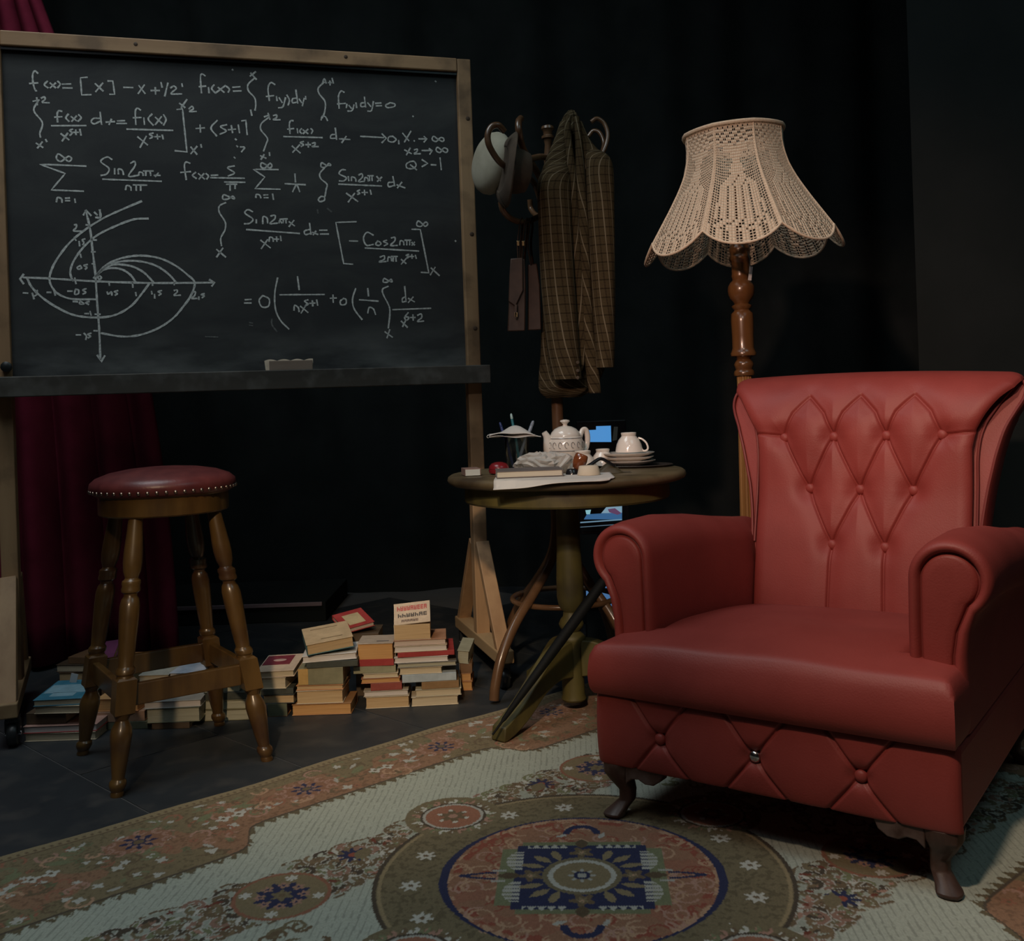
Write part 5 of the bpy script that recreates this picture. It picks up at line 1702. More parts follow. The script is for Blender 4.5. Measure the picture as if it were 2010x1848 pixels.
def build_rug():
    root = empty('rug', RUG_O, RUG_A, 'large patterned rug with a rust and navy medallion under the armchair', 'rug')
    HA, HB, step = 1.5, 1.0, 0.0036
    na, nb = int(2 * HA / step), int(2 * HB / step)
    a = np.linspace(-HA, HA, na + 1)
    b = np.linspace(-HB, HB, nb + 1)
    A, B = np.meshgrid(a, b, indexing='xy')          # shape (nb+1, na+1)
    rng = np.random.default_rng(5)
    col = np.zeros(A.shape + (3,), dtype=np.float32)
    cream = np.array((0.385, 0.410, 0.345)); tan = np.array((0.21, 0.165, 0.095)); rust = np.array((0.275, 0.125, 0.080))
    navy = np.array((0.028, 0.032, 0.075)); brown = np.array((0.14, 0.10, 0.060)); olive = np.array((0.165, 0.135, 0.080))
    white = np.array((0.46, 0.45, 0.40)); sage = np.array((0.17, 0.18, 0.10)); pink = np.array((0.34, 0.20, 0.15)); dark = np.array((0.07, 0.055, 0.04))
    peach = np.array((0.40, 0.25, 0.16)); red = np.array((0.25, 0.075, 0.050))

    def noise(cell, seed):
        r = np.random.default_rng(seed)
        ga, gb = int(2 * HA / cell) + 3, int(2 * HB / cell) + 3
        g = r.random((gb, ga))
        fa, fb = (A + HA) / cell, (B + HB) / cell
        ia, ib = fa.astype(int), fb.astype(int)
        ta, tb = fa - ia, fb - ib
        ta, tb = ta * ta * (3 - 2 * ta), tb * tb * (3 - 2 * tb)
        return (g[ib, ia] * (1 - ta) + g[ib, ia + 1] * ta) * (1 - tb) + (g[ib + 1, ia] * (1 - ta) + g[ib + 1, ia + 1] * ta) * tb

    P, Q = (A - B) / math.sqrt(2), (A + B) / math.sqrt(2)      # across / away from the viewer
    R = np.hypot(A, B)
    col[:] = cream
    # ribs of the cream ground
    ph = (P / 0.0155 + 0.25 * noise(0.06, 1)) % 1.0
    rib = (ph < 0.20) & (noise(0.012, 2) > 0.30)
    col[rib] = cream * 0.72

    # ---- scroll band with small medallions
    aB = np.abs(B)
    aA = np.abs(A)
    def stamp(ca, cb, rad, fn):
        i0, i1 = max(0, int((ca - rad + HA) / step)), min(na + 1, int((ca + rad + HA) / step) + 2)
        j0, j1 = max(0, int((cb - rad + HB) / step)), min(nb + 1, int((cb + rad + HB) / step) + 2)
        if i1 <= i0 or j1 <= j0:
            return
        fn(col[j0:j1, i0:i1], A[j0:j1, i0:i1] - ca, B[j0:j1, i0:i1] - cb)
    def ring(ca, cb, r, w, c, arc=6.3, start=0.0):
        def fn(cc, x, y):
            d = np.abs(np.hypot(x, y) - r) < w
            t = (np.arctan2(y, x) - start) % (2 * math.pi)
            cc[d & (t < arc)] = c
        stamp(ca, cb, r + w, fn)
    def disc(ca, cb, r, c):
        stamp(ca, cb, r, lambda cc, x, y: cc.__setitem__(np.hypot(x, y) < r, c))
    def flower(ca, cb, r, c, n=8, core=None, rot=0.0):
        def fn(cc, x, y):
            t = np.arctan2(y, x) + rot
            cc[np.hypot(x, y) < r * (0.76 + 0.24 * np.cos(n * t))] = c
            if core is not None:
                cc[np.hypot(x, y) < r * 0.28] = core
        stamp(ca, cb, r * 1.05, fn)
    def leaf(ca, cb, ln, w, ang, c):
        cs, sn = math.cos(ang), math.sin(ang)
        def fn(cc, x, y):
            u, v = x * cs + y * sn, -x * sn + y * cs
            cc[(np.abs(u) < ln) & (np.abs(v) < w * (1 - (u / ln) ** 2))] = c
        stamp(ca, cb, ln, fn)
    def curl(ca, cb, r, ang, c, w=0.0034):
        # small C-scroll: open ring with an inner dot
        ring(ca, cb, r, w, c, 4.4, ang)
        disc(ca + 0.45 * r * math.cos(ang + 2.2), cb + 0.45 * r * math.sin(ang + 2.2), w * 1.2, c)

    # two scroll bands along the length
    wob = 0.014 * np.sin(A * 42) + 0.02 * (noise(0.05, 3) - 0.5)
    band = (np.abs(aB - 0.395) < 0.082 + wob) & (aA < 1.12)
    col[band] = cream * 0.80
    edge = (np.abs(np.abs(aB - 0.395) - (0.088 + wob)) < 0.0042) & (aA < 1.12)
    col[edge & (noise(0.01, 4) > 0.35)] = brown
    sc_cols = [brown, brown, olive, pink * 0.75, dark, sage, brown * 1.3]
    for _ in range(1500):
        s = 1 if rng.random() < 0.5 else -1
        ca, cb = rng.uniform(-1.1, 1.1), s * (0.395 + rng.uniform(-0.085, 0.085))
        rc, ac = rng.uniform(0.011, 0.022), rng.uniform(0, 6.28)
        curl(ca, cb, rc + 0.0035, ac, white * 0.85, 0.0030)
        curl(ca, cb, rc, ac, sc_cols[rng.integers(len(sc_cols))], 0.0046)
    for _ in range(520):
        s = 1 if rng.random() < 0.5 else -1
        ca, cb = rng.uniform(-1.1, 1.1), s * (0.395 + rng.uniform(-0.08, 0.08))
        leaf(ca, cb, rng.uniform(0.008, 0.016), 0.005, rng.uniform(0, 3.1), [white, white, pink, red * 0.6][rng.integers(4)])
    for sA in (-1, 1):
        for sB in (-1, 1):
            flower(sA * 0.285, sB * 0.43, 0.036, navy, 9, red, 0.3)
            leaf(sA * 0.265, sB * 0.42, 0.03, 0.018, 0.5, olive)

    # ---- inner ground scatter between the bands, outside the medallion
    inner = (aB < 0.305) & (aA > 0.46) & (aA < 1.12)
    for _ in range(420):
        ca, cb = rng.uniform(0.5, 1.05) * (1 if rng.random() < 0.5 else -1), rng.uniform(-0.27, 0.27)
        if abs(cb) > 0.16 or abs(abs(ca) - 0.62) < 0.08:
            curl(ca, cb, rng.uniform(0.010, 0.02), rng.uniform(0, 6.28), [brown, olive, sage][rng.integers(3)], 0.004)

    # ---- ring with white flowers round the medallion
    ringm = (R < 0.430)
    col[ringm] = olive
    col[ringm & (noise(0.008, 6) > 0.66)] = olive * 0.72
    col[(np.abs(R - 0.430) < 0.0045)] = dark
    col[(np.abs(R - 0.420) < 0.0040)] = tan * 1.25
    for k in range(16):
        t = 2 * math.pi * (k + 0.3) / 16
        ca, cb = 0.355 * math.cos(t), 0.355 * math.sin(t)
        flower(ca, cb, 0.021, dark * 1.4, 7, None)
        flower(ca, cb, 0.0245, white, 7, None)
        disc(ca, cb, 0.0135, white)
        disc(ca, cb, 0.0058, brown)
    # four lobes on the axes carrying rust roundels
    for k in range(4):
        t = math.pi / 2 * k
        ca, cb = 0.435 * math.cos(t), 0.435 * math.sin(t)
        disc(ca, cb, 0.115, olive)
        for q in range(26):
            tq = q / 26 * 6.283
            curl(ca + 0.092 * math.cos(tq), cb + 0.092 * math.sin(tq), 0.013, tq + 1.0, [white, brown, pink, sage][q % 4], 0.0036)
        disc(ca, cb, 0.068, rust)
        ring(ca, cb, 0.070, 0.004, white * 0.8)
        ring(ca, cb, 0.076, 0.003, dark)
        flower(ca, cb, 0.040, brown, 6, pink)
        for q in range(6):
            disc(ca + 0.035 * math.cos(q * 1.047), cb + 0.035 * math.sin(q * 1.047), 0.006, white)
    # the medallion itself
    med = R < 0.285
    col[med] = rust * 0.78 + tan * 0.25
    col[med & (noise(0.05, 7) > 0.62)] = rust
    col[(R > 0.272) & (R < 0.285) & (noise(0.012, 8) > 0.5)] = peach
    col[(R > 0.255) & (R < 0.272) & (noise(0.02, 9) > 0.6)] = red
    for _ in range(150):
        rr_, tt = 0.285 * math.sqrt(rng.uniform(0.25, 0.9)), rng.uniform(0, 6.28)
        curl(rr_ * math.cos(tt), rr_ * math.sin(tt), rng.uniform(0.014, 0.028), rng.uniform(0, 6.28), [peach, peach, pink * 1.1, red][rng.integers(4)], 0.0026)
    thick = 0.0030 + 0.0070 * np.clip(np.abs(P) / 0.29, 0, 1) ** 6
    col[np.abs(R - 0.288) < thick] = navy
    aP, aQ = np.abs(P), np.abs(Q)
    def rect(p0, p1, q0, q1, c):
        col[(P > p0) & (P < p1) & (Q > q0) & (Q < q1)] = c
    # sage corners, navy square with saw-tooth edges
    col[(aP < 0.175) & (aQ < 0.125) & (R < 0.27) & (aP > 0.10)] = sage
    col[(aP < 0.13) & (aQ < 0.160) & (R < 0.27)] = sage * 0.95
    col[(aP < 0.142) & (aQ < 0.142)] = navy
    saw = 0.020 * np.abs(((P / 0.020) % 1.0) - 0.5) * 2
    col[(aP < 0.118) & (aP > 0.030) & (aQ > 0.128 - saw * 0.0) & (aQ < 0.128 + saw)] = white * 0.85
    saw2 = 0.034 * np.abs(((Q / 0.016) % 1.0) - 0.5) * 2
    lob = np.minimum(np.abs(aQ - 0.068) / 0.048, 1)
    col[(aQ < 0.112) & (aQ > 0.024) & (aP > 0.126) & (aP < 0.126 + 0.036 * np.sqrt(1 - lob ** 2)) & (saw2 > 0.010)] = white * 0.85
    # petals inside the square
    for s1 in (-1, 1):
        for s2 in (-1, 1):
            for dp, dq, an in ((0.085, 0.075, 0.7), (0.055, 0.092, 1.2), (0.105, 0.045, 0.25)):
                p_, q_ = s1 * dp, s2 * dq
                ca, cb = (p_ + q_) / math.sqrt(2), (q_ - p_) / math.sqrt(2)
                leaf(ca, cb, 0.026, 0.010, math.atan2(s2 * math.sin(an), s1 * math.cos(an)) - math.pi / 4, tan * 1.1)
    for p_, q_ in ((0.105, 0), (-0.105, 0), (0, 0.105), (0, -0.105)):
        ca, cb = (p_ + q_) / math.sqrt(2), (q_ - p_) / math.sqrt(2)
        flower(ca, cb, 0.028, brown, 5, peach)
        flower(ca, cb, 0.012, tan, 5, peach)
    for p_, q_ in ((0.152, 0), (-0.152, 0), (0, 0.150), (0, -0.150)):
        ca, cb = (p_ + q_) / math.sqrt(2), (q_ - p_) / math.sqrt(2)
        leaf(ca, cb, 0.024, 0.014, math.atan2(q_, p_) - math.pi / 4, brown * 0.7)
    E = np.hypot(P / 0.083, Q / 0.083)
    col[E < 1.0] = olive
    col[(E < 0.86) & (E > 0.72)] = white * 0.9
    col[E < 0.72] = tan
    t8 = np.arctan2(Q, P)
    col[(E < 0.34 * (0.75 + 0.25 * np.cos(8 * t8)))] = white * 0.75
    col[(E < 0.21)] = navy
    col[(E < 0.12)] = white * 0.7
    # navy arches above and below, spears left and right
    for s in (-1, 1):
        q_ = Q * s
        arch = (np.abs(np.hypot(P / 0.034, (q_ - 0.205) / 0.036) - 1) < 0.24) & (q_ > 0.200)
        col[arch] = navy
        p_ = P * s
        w_ = 0.017 * np.clip((0.262 - p_) / 0.07, 0, 1) ** 0.6
        spear = (p_ > 0.180) & (p_ < 0.262) & (np.abs(Q) < w_) & ((np.abs(Q) > w_ - 0.0075) | (p_ > 0.235))
        col[spear] = navy
        col[(p_ > 0.160) & (p_ < 0.19) & (np.abs(np.abs(Q) - 0.022) < 0.004)] = white * 0.8
    for s in (-1, 1):
        for s2 in (-1, 1):
            p_, q_ = s2 * 0.045, s * 0.192
            leaf((p_ + q_) / math.sqrt(2), (q_ - p_) / math.sqrt(2), 0.016, 0.006, 0.4 * s2, white * 0.8)

    # ---- small medallions on the bands (drawn last)
    for ca, cb in ((-0.49, 0.375), (0.465, 0.405), (0.49, -0.375), (-0.465, -0.405)):
        disc(ca, cb, 0.100, rust * 0.9)
        disc(ca, cb, 0.092, tan * 0.95)
        flower(ca, cb, 0.058, navy, 8, brown, 0.2)
        for q in range(8):
            t = q * math.pi / 4 + 0.2
            flower(ca + 0.045 * math.cos(t), cb + 0.045 * math.sin(t), 0.014, pink * 0.9, 5, navy)
        for q in range(4):
            t = q * math.pi / 2 + 0.8
            flower(ca + 0.076 * math.cos(t), cb + 0.076 * math.sin(t), 0.015, white, 6)
        flower(ca, cb, 0.024, olive, 6, brown)

    # ---- border
    step_in = 0.5 + 0.5 * np.tanh((np.abs(A) - 0.405) / 0.030)
    bin_ = 0.742 - 0.118 * step_in
    # three bays along the side
    bin_ = np.where(aA > 0.98, 0.742 - 0.118 * (0.5 - 0.5 * np.tanh((aA - 1.02) / 0.03)) - 0.14 * np.clip((aA - 1.10) / 0.05, 0, 1), bin_)
    ain = 1.16
    bord = (aB > bin_) | (aA > ain)
    dB = aB - bin_
    warm = noise(0.22, 10) * 0.55 + noise(0.07, 11) * 0.45
    # the long side is rustier towards the far end
    warm = warm + 0.22 * np.clip((A + 0.4) / 1.2, -0.8, 0.6)
    bc = np.where((warm > 0.55)[..., None], rust * 0.62 + tan * 0.42, tan * 0.92)
    col[bord] = bc[bord]
    speck = bord & (noise(0.007, 12) > 0.70)
    col[speck] = (bc * 0.74)[speck]
    # saw-tooth leaves pointing into the cream and the dark guard line
    tooth = 0.026 * np.abs(((A / 0.032) % 1.0) - 0.5) * 2
    col[(dB < 0) & (dB > -tooth) & (aA < ain) & (noise(0.008, 13) > 0.25)] = olive * 0.75
    tooth2 = 0.017 * np.abs(((B / 0.026) % 1.0) - 0.5) * 2
    col[(aA < ain) & (aA > ain - tooth2) & (aB < bin_)] = olive * 0.85
    col[(np.abs(dB - 0.004) < 0.0035) & (aA < ain)] = dark * 1.2
    def inb(ca, cb):
        st = 0.742 - 0.118 * (0.5 + 0.5 * math.tanh((abs(ca) - 0.405) / 0.030))
        return (abs(cb) > st + 0.025 and abs(cb) < 0.955) or abs(ca) > ain + 0.03
    n = 0
    while n < 1700:
        ca, cb = rng.uniform(-1.47, 1.47), rng.uniform(-0.95, 0.95)
        if not inb(ca, cb):
            continue
        n += 1
        k = rng.integers(9)
        if k < 2:
            flower(ca, cb, rng.uniform(0.009, 0.017), white * 0.92, int(rng.integers(3, 6)), None, rng.uniform(0, 3))
        elif k < 4:
            leaf(ca, cb, rng.uniform(0.010, 0.02), 0.006, rng.uniform(0, 3.1), [white * 0.8, sage, brown][rng.integers(3)])
        elif k < 7:
            curl(ca, cb, rng.uniform(0.012, 0.026), rng.uniform(0, 6.28), [pink * 1.05, brown, peach, rust, sage][rng.integers(5)], 0.0034)
        else:
            flower(ca, cb, rng.uniform(0.010, 0.016), [rust, sage * 0.8, olive][rng.integers(3)], 5, brown)
    # navy rosettes spaced along the border, each in a rust field with curling tendrils
    for s in (-1, 1):
        for q in range(-3, 4):
            ca = q * 0.44 - 0.16
            cb = s * 0.85
            if abs(ca) > 1.12:
                continue
            def blot(cc, x, y):
                cc[(np.hypot(x / 1.5, y) < 0.052)] = rust * 0.72 + tan * 0.2
            stamp(ca, cb, 0.085, blot)
            for t in range(10):
                an = t * 0.628
                curl(ca + 0.072 * math.cos(an), cb + 0.052 * math.sin(an), 0.013, an, pink, 0.003)
            flower(ca, cb, 0.042, navy, 8, brown, 0.3)
            for t in range(8):
                an = t * math.pi / 4
                disc(ca + 0.022 * math.cos(an), cb + 0.022 * math.sin(an), 0.0065, pink * 0.8)
            for t in (-1, 1):
                leaf(ca + t * 0.17, cb + 0.02, 0.03, 0.012, 0.5 * t, sage)
                flower(ca + t * 0.20, cb - 0.02, 0.020, white, 4, brown)
    # outer guard: tan edge with small ticks
    og = (aB > 0.965) | (aA > 1.465)
    col[og] = tan * 1.18
    tick = og & ((((A / 0.018) % 1.0) < 0.35) & (np.abs(aB - 0.975) < 0.005))
    col[tick] = brown
    col[(np.abs(aB - 0.962) < 0.0028) | (np.abs(aA - 1.462) < 0.0028)] = brown
    # wool heather
    col *= (0.90 + 0.20 * rng.random(A.shape))[..., None].astype(np.float32)
    # pile height: gently cockled, a slightly wavy long edge
    Z = 0.0045 + 0.0005 * (noise(0.02, 14) - 0.5) + 0.0012 * np.sin(A * 5.1 + 1.0) * np.clip(aB, 0, 1) ** 3 * 0.6
    lum = col.mean(axis=2)
    Z = Z + 0.0007 * (lum < 0.16)
    edgew = 0.006 * np.sin(A * 6.3) + 0.004 * np.sin(A * 15 + 2)
    BB = B + edgew * np.clip((aB - 0.9) / 0.1, 0, 1)
    Z = np.where((aB > 0.9985) | (aA > 1.4985), 0.0008, Z)
    co = np.stack([A, BB, Z], axis=-1).reshape(-1, 3).astype(np.float32)
    idx = np.arange((na + 1) * (nb + 1), dtype=np.int32).reshape(nb + 1, na + 1)
    quads = np.stack([idx[:-1, :-1], idx[:-1, 1:], idx[1:, 1:], idx[1:, :-1]], axis=-1).reshape(-1, 4)
    me = bpy.data.meshes.new('pile')
    nq = len(quads)
    me.vertices.add(len(co))
    me.vertices.foreach_set('co', co.ravel())
    me.loops.add(nq * 4)
    me.loops.foreach_set('vertex_index', quads.ravel())
    me.polygons.add(nq)
    me.polygons.foreach_set('loop_start', np.arange(0, nq * 4, 4, dtype=np.int32))
    me.polygons.foreach_set('use_smooth', np.ones(nq, dtype=bool))
    me.update(calc_edges=True)
    at_ = me.color_attributes.new('weave', 'FLOAT_COLOR', 'POINT')
    c4 = np.ones((len(co), 4), dtype=np.float32)
    c4[:, :3] = col.reshape(-1, 3)
    at_.data.foreach_set('color', c4.ravel())
    m, nt, p = new_mat('woven_rug')
    ca_ = nt.nodes.new('ShaderNodeAttribute')
    ca_.attribute_name = 'weave'
    link(nt, ca_.outputs['Color'], p.inputs['Base Color'])
    p.inputs['Roughness'].default_value = 1.0
    p.inputs['Specular IOR Level'].default_value = 0.05
    p.inputs['Sheen Weight'].default_value = 0.1
    tc = nt.nodes.new('ShaderNodeTexCoord')
    nz = nt.nodes.new('ShaderNodeTexNoise')
    nz.inputs['Scale'].default_value = 420
    nz.inputs['Detail'].default_value = 2
    link(nt, tc.outputs['Object'], nz.inputs['Vector'])
    bp = nt.nodes.new('ShaderNodeBump')
    bp.inputs['Strength'].default_value = 0.5
    bp.inputs['Distance'].default_value = 0.002
    link(nt, nz.outputs['Fac'], bp.inputs['Height'])
    link(nt, bp.outputs['Normal'], p.inputs['Normal'])
    me.materials.append(m)
    o = bpy.data.objects.new('pile', me)
    COL.objects.link(o)
    o.parent = root
    # cream fringe at both short ends: too fine to count
    fr = MB()
    r2 = random.Random(2)
    for s in (-1, 1):
        for i in range(420):
            y = -0.99 + 1.98 * i / 419
            dx, dy = r2.uniform(0.03, 0.06), r2.uniform(-0.012, 0.012)
            w = 0.0016
            fr.add([(s * 1.497, y - w, 0.003), (s * 1.497, y + w, 0.003), (s * (1.497 + dx), y + dy + w, 0.002), (s * (1.497 + dx), y + dy - w, 0.002)], [(0, 1, 2, 3)])
    f = fr.build('fringe', flat('cream_fringe', (0.38, 0.37, 0.33), 0.9), root, smooth=0)
    tag(f, kind='stuff')


build_rug()


# ------------------------------------------------------------------ piles of books
PAGE = {'cream': ((0.50, 0.42, 0.29), (0.62, 0.53, 0.38)), 'tan': ((0.46, 0.31, 0.16), (0.60, 0.43, 0.24)), 'orange': ((0.48, 0.25, 0.09), (0.62, 0.35, 0.14)),
        'white': ((0.56, 0.52, 0.49), (0.68, 0.63, 0.60)), 'grey': ((0.34, 0.33, 0.25), (0.44, 0.43, 0.33)), 'pink': ((0.50, 0.40, 0.34), (0.60, 0.50, 0.43))}
PAGEM = {k: pm('pages_' + k, v[0], v[1], scale=30, stretch=(0.15, 0.15, 14), rough=0.95, bump=0.3, bscale=60) for k, v in PAGE.items()}
COVERM = {}


def cover_mat(c):
    key = tuple(round(x, 3) for x in c)
    if key not in COVERM:
        COVERM[key] = pm('book_cover_%d' % len(COVERM), c, tuple(min(1, x * 1.25 + 0.01) for x in c), scale=25, rough=0.55)
    return COVERM[key]


def make_book(loc, w, d, t, cover, page, label, yaw=0.0, spine='back', tilt=(0, 0), top=None, bottom=None):
    r = empty('book', loc, yaw, label, 'book', 'books piled on the floor')
    r.rotation_euler = (tilt[0], tilt[1], yaw)
    ct = min(0.0022, t * 0.16)
    tm = cover_mat(top or cover)
    MB().box((0, d / 2, t / 2), (w - 0.006, d - 0.006, t - 2 * ct)).build('page_block', PAGEM[page], r, smooth=0)
    cm = cover_mat(cover)
    if spine == 'front':
        MB().box((0, ct / 2, t / 2), (w, ct, t - 0.0004)).build('spine', cm, r, smooth=0, bevel=0.001)
    elif spine == 'left':
        MB().box((-w / 2 + ct / 2, d / 2, t / 2), (ct, d, t - 0.0004)).build('spine', cm, r, smooth=0, bevel=0.001)
    elif spine == 'right':
        MB().box((w / 2 - ct / 2, d / 2, t / 2), (ct, d, t - 0.0004)).build('spine', cm, r, smooth=0, bevel=0.001)
    else:
        MB().box((0, d - ct / 2, t / 2), (w, ct, t - 0.0004)).build('spine', cm, r, smooth=0, bevel=0.001)
    MB().box((0, d / 2, t - ct / 2), (w, d, ct)).build('front_cover', tm, r, smooth=0, bevel=0.0006, segs=1)
    MB().box((0, d / 2, ct / 2), (w, d, ct)).build('back_cover', cover_mat(bottom or cover), r, smooth=0, bevel=0.0006, segs=1)
    return r


ORD = ['lowest', 'second up', 'third up', 'fourth up', 'fifth up', 'sixth up', 'seventh up', 'eighth up', 'ninth up', 'tenth up', 'eleventh up', 'twelfth up']


def stack(Y, where, books, z=0.0):
    """books from the floor up: (x0, x1, thickness px, cover, page, look, options)"""
    out = []
    for i, bk in enumerate(books):
        x0, x1, tp, cover, page, look = bk[:6]
        op = bk[6] if len(bk) > 6 else {}
        Yb = Y + op.get('dy', 0.0)
        t = tp * Yb / F_PX
        yy = CY + (CAM_Z - z) / Yb * F_PX
        pa, pb = at(x0, yy - ROLL * (x0 - CX), Yb), at(x1, yy - ROLL * (x1 - CX), Yb)
        w = pb.x - pa.x
        which = ORD[i] if i < len(books) - 1 else 'topmost'
        if len(books) == 1:
            which = 'lying alone'
        lab = '%s, %s in pile %s' % (look, which, where)
        d = op.get('d', 0.135)
        yaw = math.radians(op.get('yaw', 0))
        o = make_book(((pa.x + pb.x) / 2, Yb, z + 0.0006), w, d, t, cover, page, lab, yaw, op.get('spine', 'back'), op.get('tilt', (0, 0)), op.get('top'), op.get('bottom'))
        out.append((o, w, d, t))
        z += t + 0.0008 + op.get('gap', 0.0)
    return out


BRN, DBR, GRN, RED, CRM, GRY, ORG, BLU = (0.16, 0.085, 0.04), (0.07, 0.045, 0.025), (0.11, 0.12, 0.075), (0.30, 0.030, 0.028), (0.50, 0.42, 0.30), (0.22, 0.22, 0.20), (0.42, 0.19, 0.07), (0.03, 0.16, 0.24)
DGR, WHT, OLV, PNK = (0.045, 0.050, 0.040), (0.55, 0.52, 0.49), (0.17, 0.155, 0.085), (0.38, 0.22, 0.18)


def build_books():
    s = stack(3.13, 'beside the left castor', [
        (48, 188, 16, CRM, 'cream', 'wide cream-paged book'),
        (46, 190, 14, PNK, 'white', 'wide white-paged book with a reddish cover', {'yaw': 1, 'bottom': RED}),
        (52, 130, 22, DBR, 'grey', 'dark brown book', {'spine': 'front', 'dy': 0.015}),
        (66, 158, 15, CRM, 'cream', 'cream-paged paperback', {'yaw': -2}),
        (66, 160, 13, BLU, 'cream', 'paperback with a pale and dark blue cover', {'d': 0.20, 'yaw': 3, 'tilt': (0.03, 0)})])
    o, w, d, t = s[-1]
    MB().box((-0.004, 0.105, t + 0.0004), (w * 0.86, 0.085, 0.0006)).box((0.0, 0.048, t + 0.0004), (w * 0.5, 0.04, 0.0006)).build('cover_panel', cover_mat((0.19, 0.33, 0.40)), o, smooth=0)
    MB().box((-0.012, 0.17, t + 0.014), (0.022, 0.002, 0.03), Matrix.Rotation(0.25, 3, 'Y')).build('bookmark', M['tag_white'], o, smooth=0)
    stack(3.50, 'at the back left', [
        (118, 190, 26, BRN, 'tan', 'brown book', {'spine': 'front'}),
        (112, 190, 22, DBR, 'tan', 'dark brown book', {'spine': 'front', 'yaw': 4}),
        (114, 188, 17, BRN, 'tan', 'brown tan-paged book', {'yaw': -3}),
        (108, 184, 15, DBR, 'cream', 'dark covered cream-paged book', {'yaw': -6}),
        (130, 200, 13, BRN, 'orange', 'worn brown paperback', {'yaw': -12, 'spine': 'front'})])
    s = stack(3.52, 'under the back of the stool', [
        (200, 262, 30, BRN, 'tan', 'thick brown book', {'spine': 'front'}),
        (204, 258, 28, DBR, 'tan', 'thick dark book'),
        (198, 256, 22, ORG, 'orange', 'orange-brown book', {'yaw': -4}),
        (197, 226, 10, (0.15, 0.03, 0.10), 'tan', 'small magenta book', {'tilt': (0.5, -0.12), 'd': 0.09})])
    stack(3.22, 'behind the front leg of the stool', [
        (196, 290, 15, GRN, 'grey', 'grey-green book', {'spine': 'front'}),
        (191, 284, 20, (0.34, 0.20, 0.13), 'pink', 'pinkish-brown book', {'spine': 'front', 'yaw': 1}),
        (187, 272, 25, ORG, 'orange', 'orange paperback', {'d': 0.19, 'yaw': -3, 'top': (0.46, 0.26, 0.11)})])
    stack(3.21, 'under the front rail of the stool', [
        (298, 372, 12, DBR, 'grey', 'thin dark brown book', {'spine': 'front'}),
        (288, 392, 28, GRN, 'grey', 'thick grey-green paged book', {'yaw': 2}),
        (283, 394, 14, (0.30, 0.32, 0.32), 'white', 'pale grey magazine', {'yaw': 4, 'd': 0.17})])
    stack(3.42, 'inside the stool frame left', [
        (270, 330, 26, DBR, 'tan', 'dark brown book', {'spine': 'front'}),
        (274, 334, 24, GRN, 'grey', 'green book', {'spine': 'front'}),
        (272, 332, 18, CRM, 'cream', 'cream paperback with a mottled cover', {'d': 0.17, 'top': (0.34, 0.34, 0.30)})])
    stack(3.42, 'inside the stool frame right', [
        (338, 400, 26, BRN, 'tan', 'brown book', {'spine': 'front'}),
        (336, 398, 22, DGR, 'grey', 'dark green book', {'spine': 'front'}),
        (332, 396, 22, WHT, 'white', 'white and pale blue magazine', {'d': 0.20, 'top': (0.40, 0.44, 0.52), 'yaw': -3})])
    stack(3.275, 'under the stool rail\'s right end', [
        (372, 490, 22, OLV, 'grey', 'wide olive-paged book'),
        (396, 490, 18, OLV, 'grey', 'olive paged book', {'yaw': -2}),
        (402, 488, 14, DGR, 'grey', 'dark green book', {'spine': 'front'}),
        (400, 470, 18, DGR, 'grey', 'narrow grey-paged book', {'yaw': 3})])
    s = stack(3.30, 'right of the stool leg', [
        (526, 564, 25, GRN, 'orange', 'green and orange book', {'spine': 'front', 'bottom': ORG}),
        (516, 578, 17, DGR, 'tan', 'tan-paged book', {'yaw': -2}),
        (512, 576, 11, DGR, 'grey', 'dark olive hardback', {'spine': 'front', 'yaw': 2}),
        (514, 562, 22, CRM, 'cream', 'cream-paged paperback', {'yaw': -3}),
        (503, 578, 13, (0.52, 0.40, 0.30), 'cream', 'magazine with a dark red cover picture', {'d': 0.155, 'yaw': -2, 'tilt': (0.10, -0.03)})])
    o, w, d, t = s[-1]
    MB().box((-0.012, 0.100, t + 0.0005), (w * 0.74, 0.085, 0.0008)).build('cover_picture', cover_mat((0.17, 0.022, 0.035)), o, smooth=0)
    MB().lathe([(0.001, 0.0), (0.022, 0.0), (0.018, 0.0008), (0.001, 0.0010)], 20, Matrix.Scale(0.55, 3, (0, 1, 0)), (-0.008, 0.10, t + 0.0009)).build('cover_picture', cover_mat((0.46, 0.30, 0.27)), o)
    s = stack(3.30, 'below the eraser', [
        (573, 690, 22, (0.30, 0.15, 0.06), 'orange', 'brown-orange hardback'),
        (582, 674, 26, CRM, 'tan', 'thick tan-paged book', {'yaw': 1}),
        (581, 674, 10, ORG, 'tan', 'thin orange-edged book', {'yaw': -1}),
        (586, 674, 33, (0.20, 0.185, 0.11), 'tan', 'thick olive book with a yellow spine end', {'spine': 'front', 'd': 0.16}),
        (602, 702, 12, DGR, 'grey', 'dark green hardback', {'yaw': 3, 'spine': 'front'}),
        (594, 700, 13, WHT, 'white', 'white curling magazine', {'yaw': 5, 'd': 0.15, 'tilt': (0, -0.03), 'gap': 0.009}),
        (604, 696, 22, (0.05, 0.14, 0.15), 'tan', 'worn tan paperback with a teal spine', {'yaw': 16, 'd': 0.16, 'tilt': (0.12, -0.10), 'top': (0.48, 0.35, 0.21), 'spine': 'left'})])
    o, w, d, t = s[3]
    MB().box((-w / 2 + 0.016, -0.0006, t / 2), (0.032, 0.0012, t * 0.94)).build('spine_label', cover_mat((0.46, 0.28, 0.09)), o, smooth=0)
    o, w, d, t = s[-1]
    MB().box((0.01, 0.03, t + 0.0004), (0.07, 0.004, 0.0006)).box((-0.005, 0.13, t + 0.0004), (0.09, 0.003, 0.0006)).build('cover_lettering', cover_mat((0.16, 0.11, 0.06)), o, smooth=0)
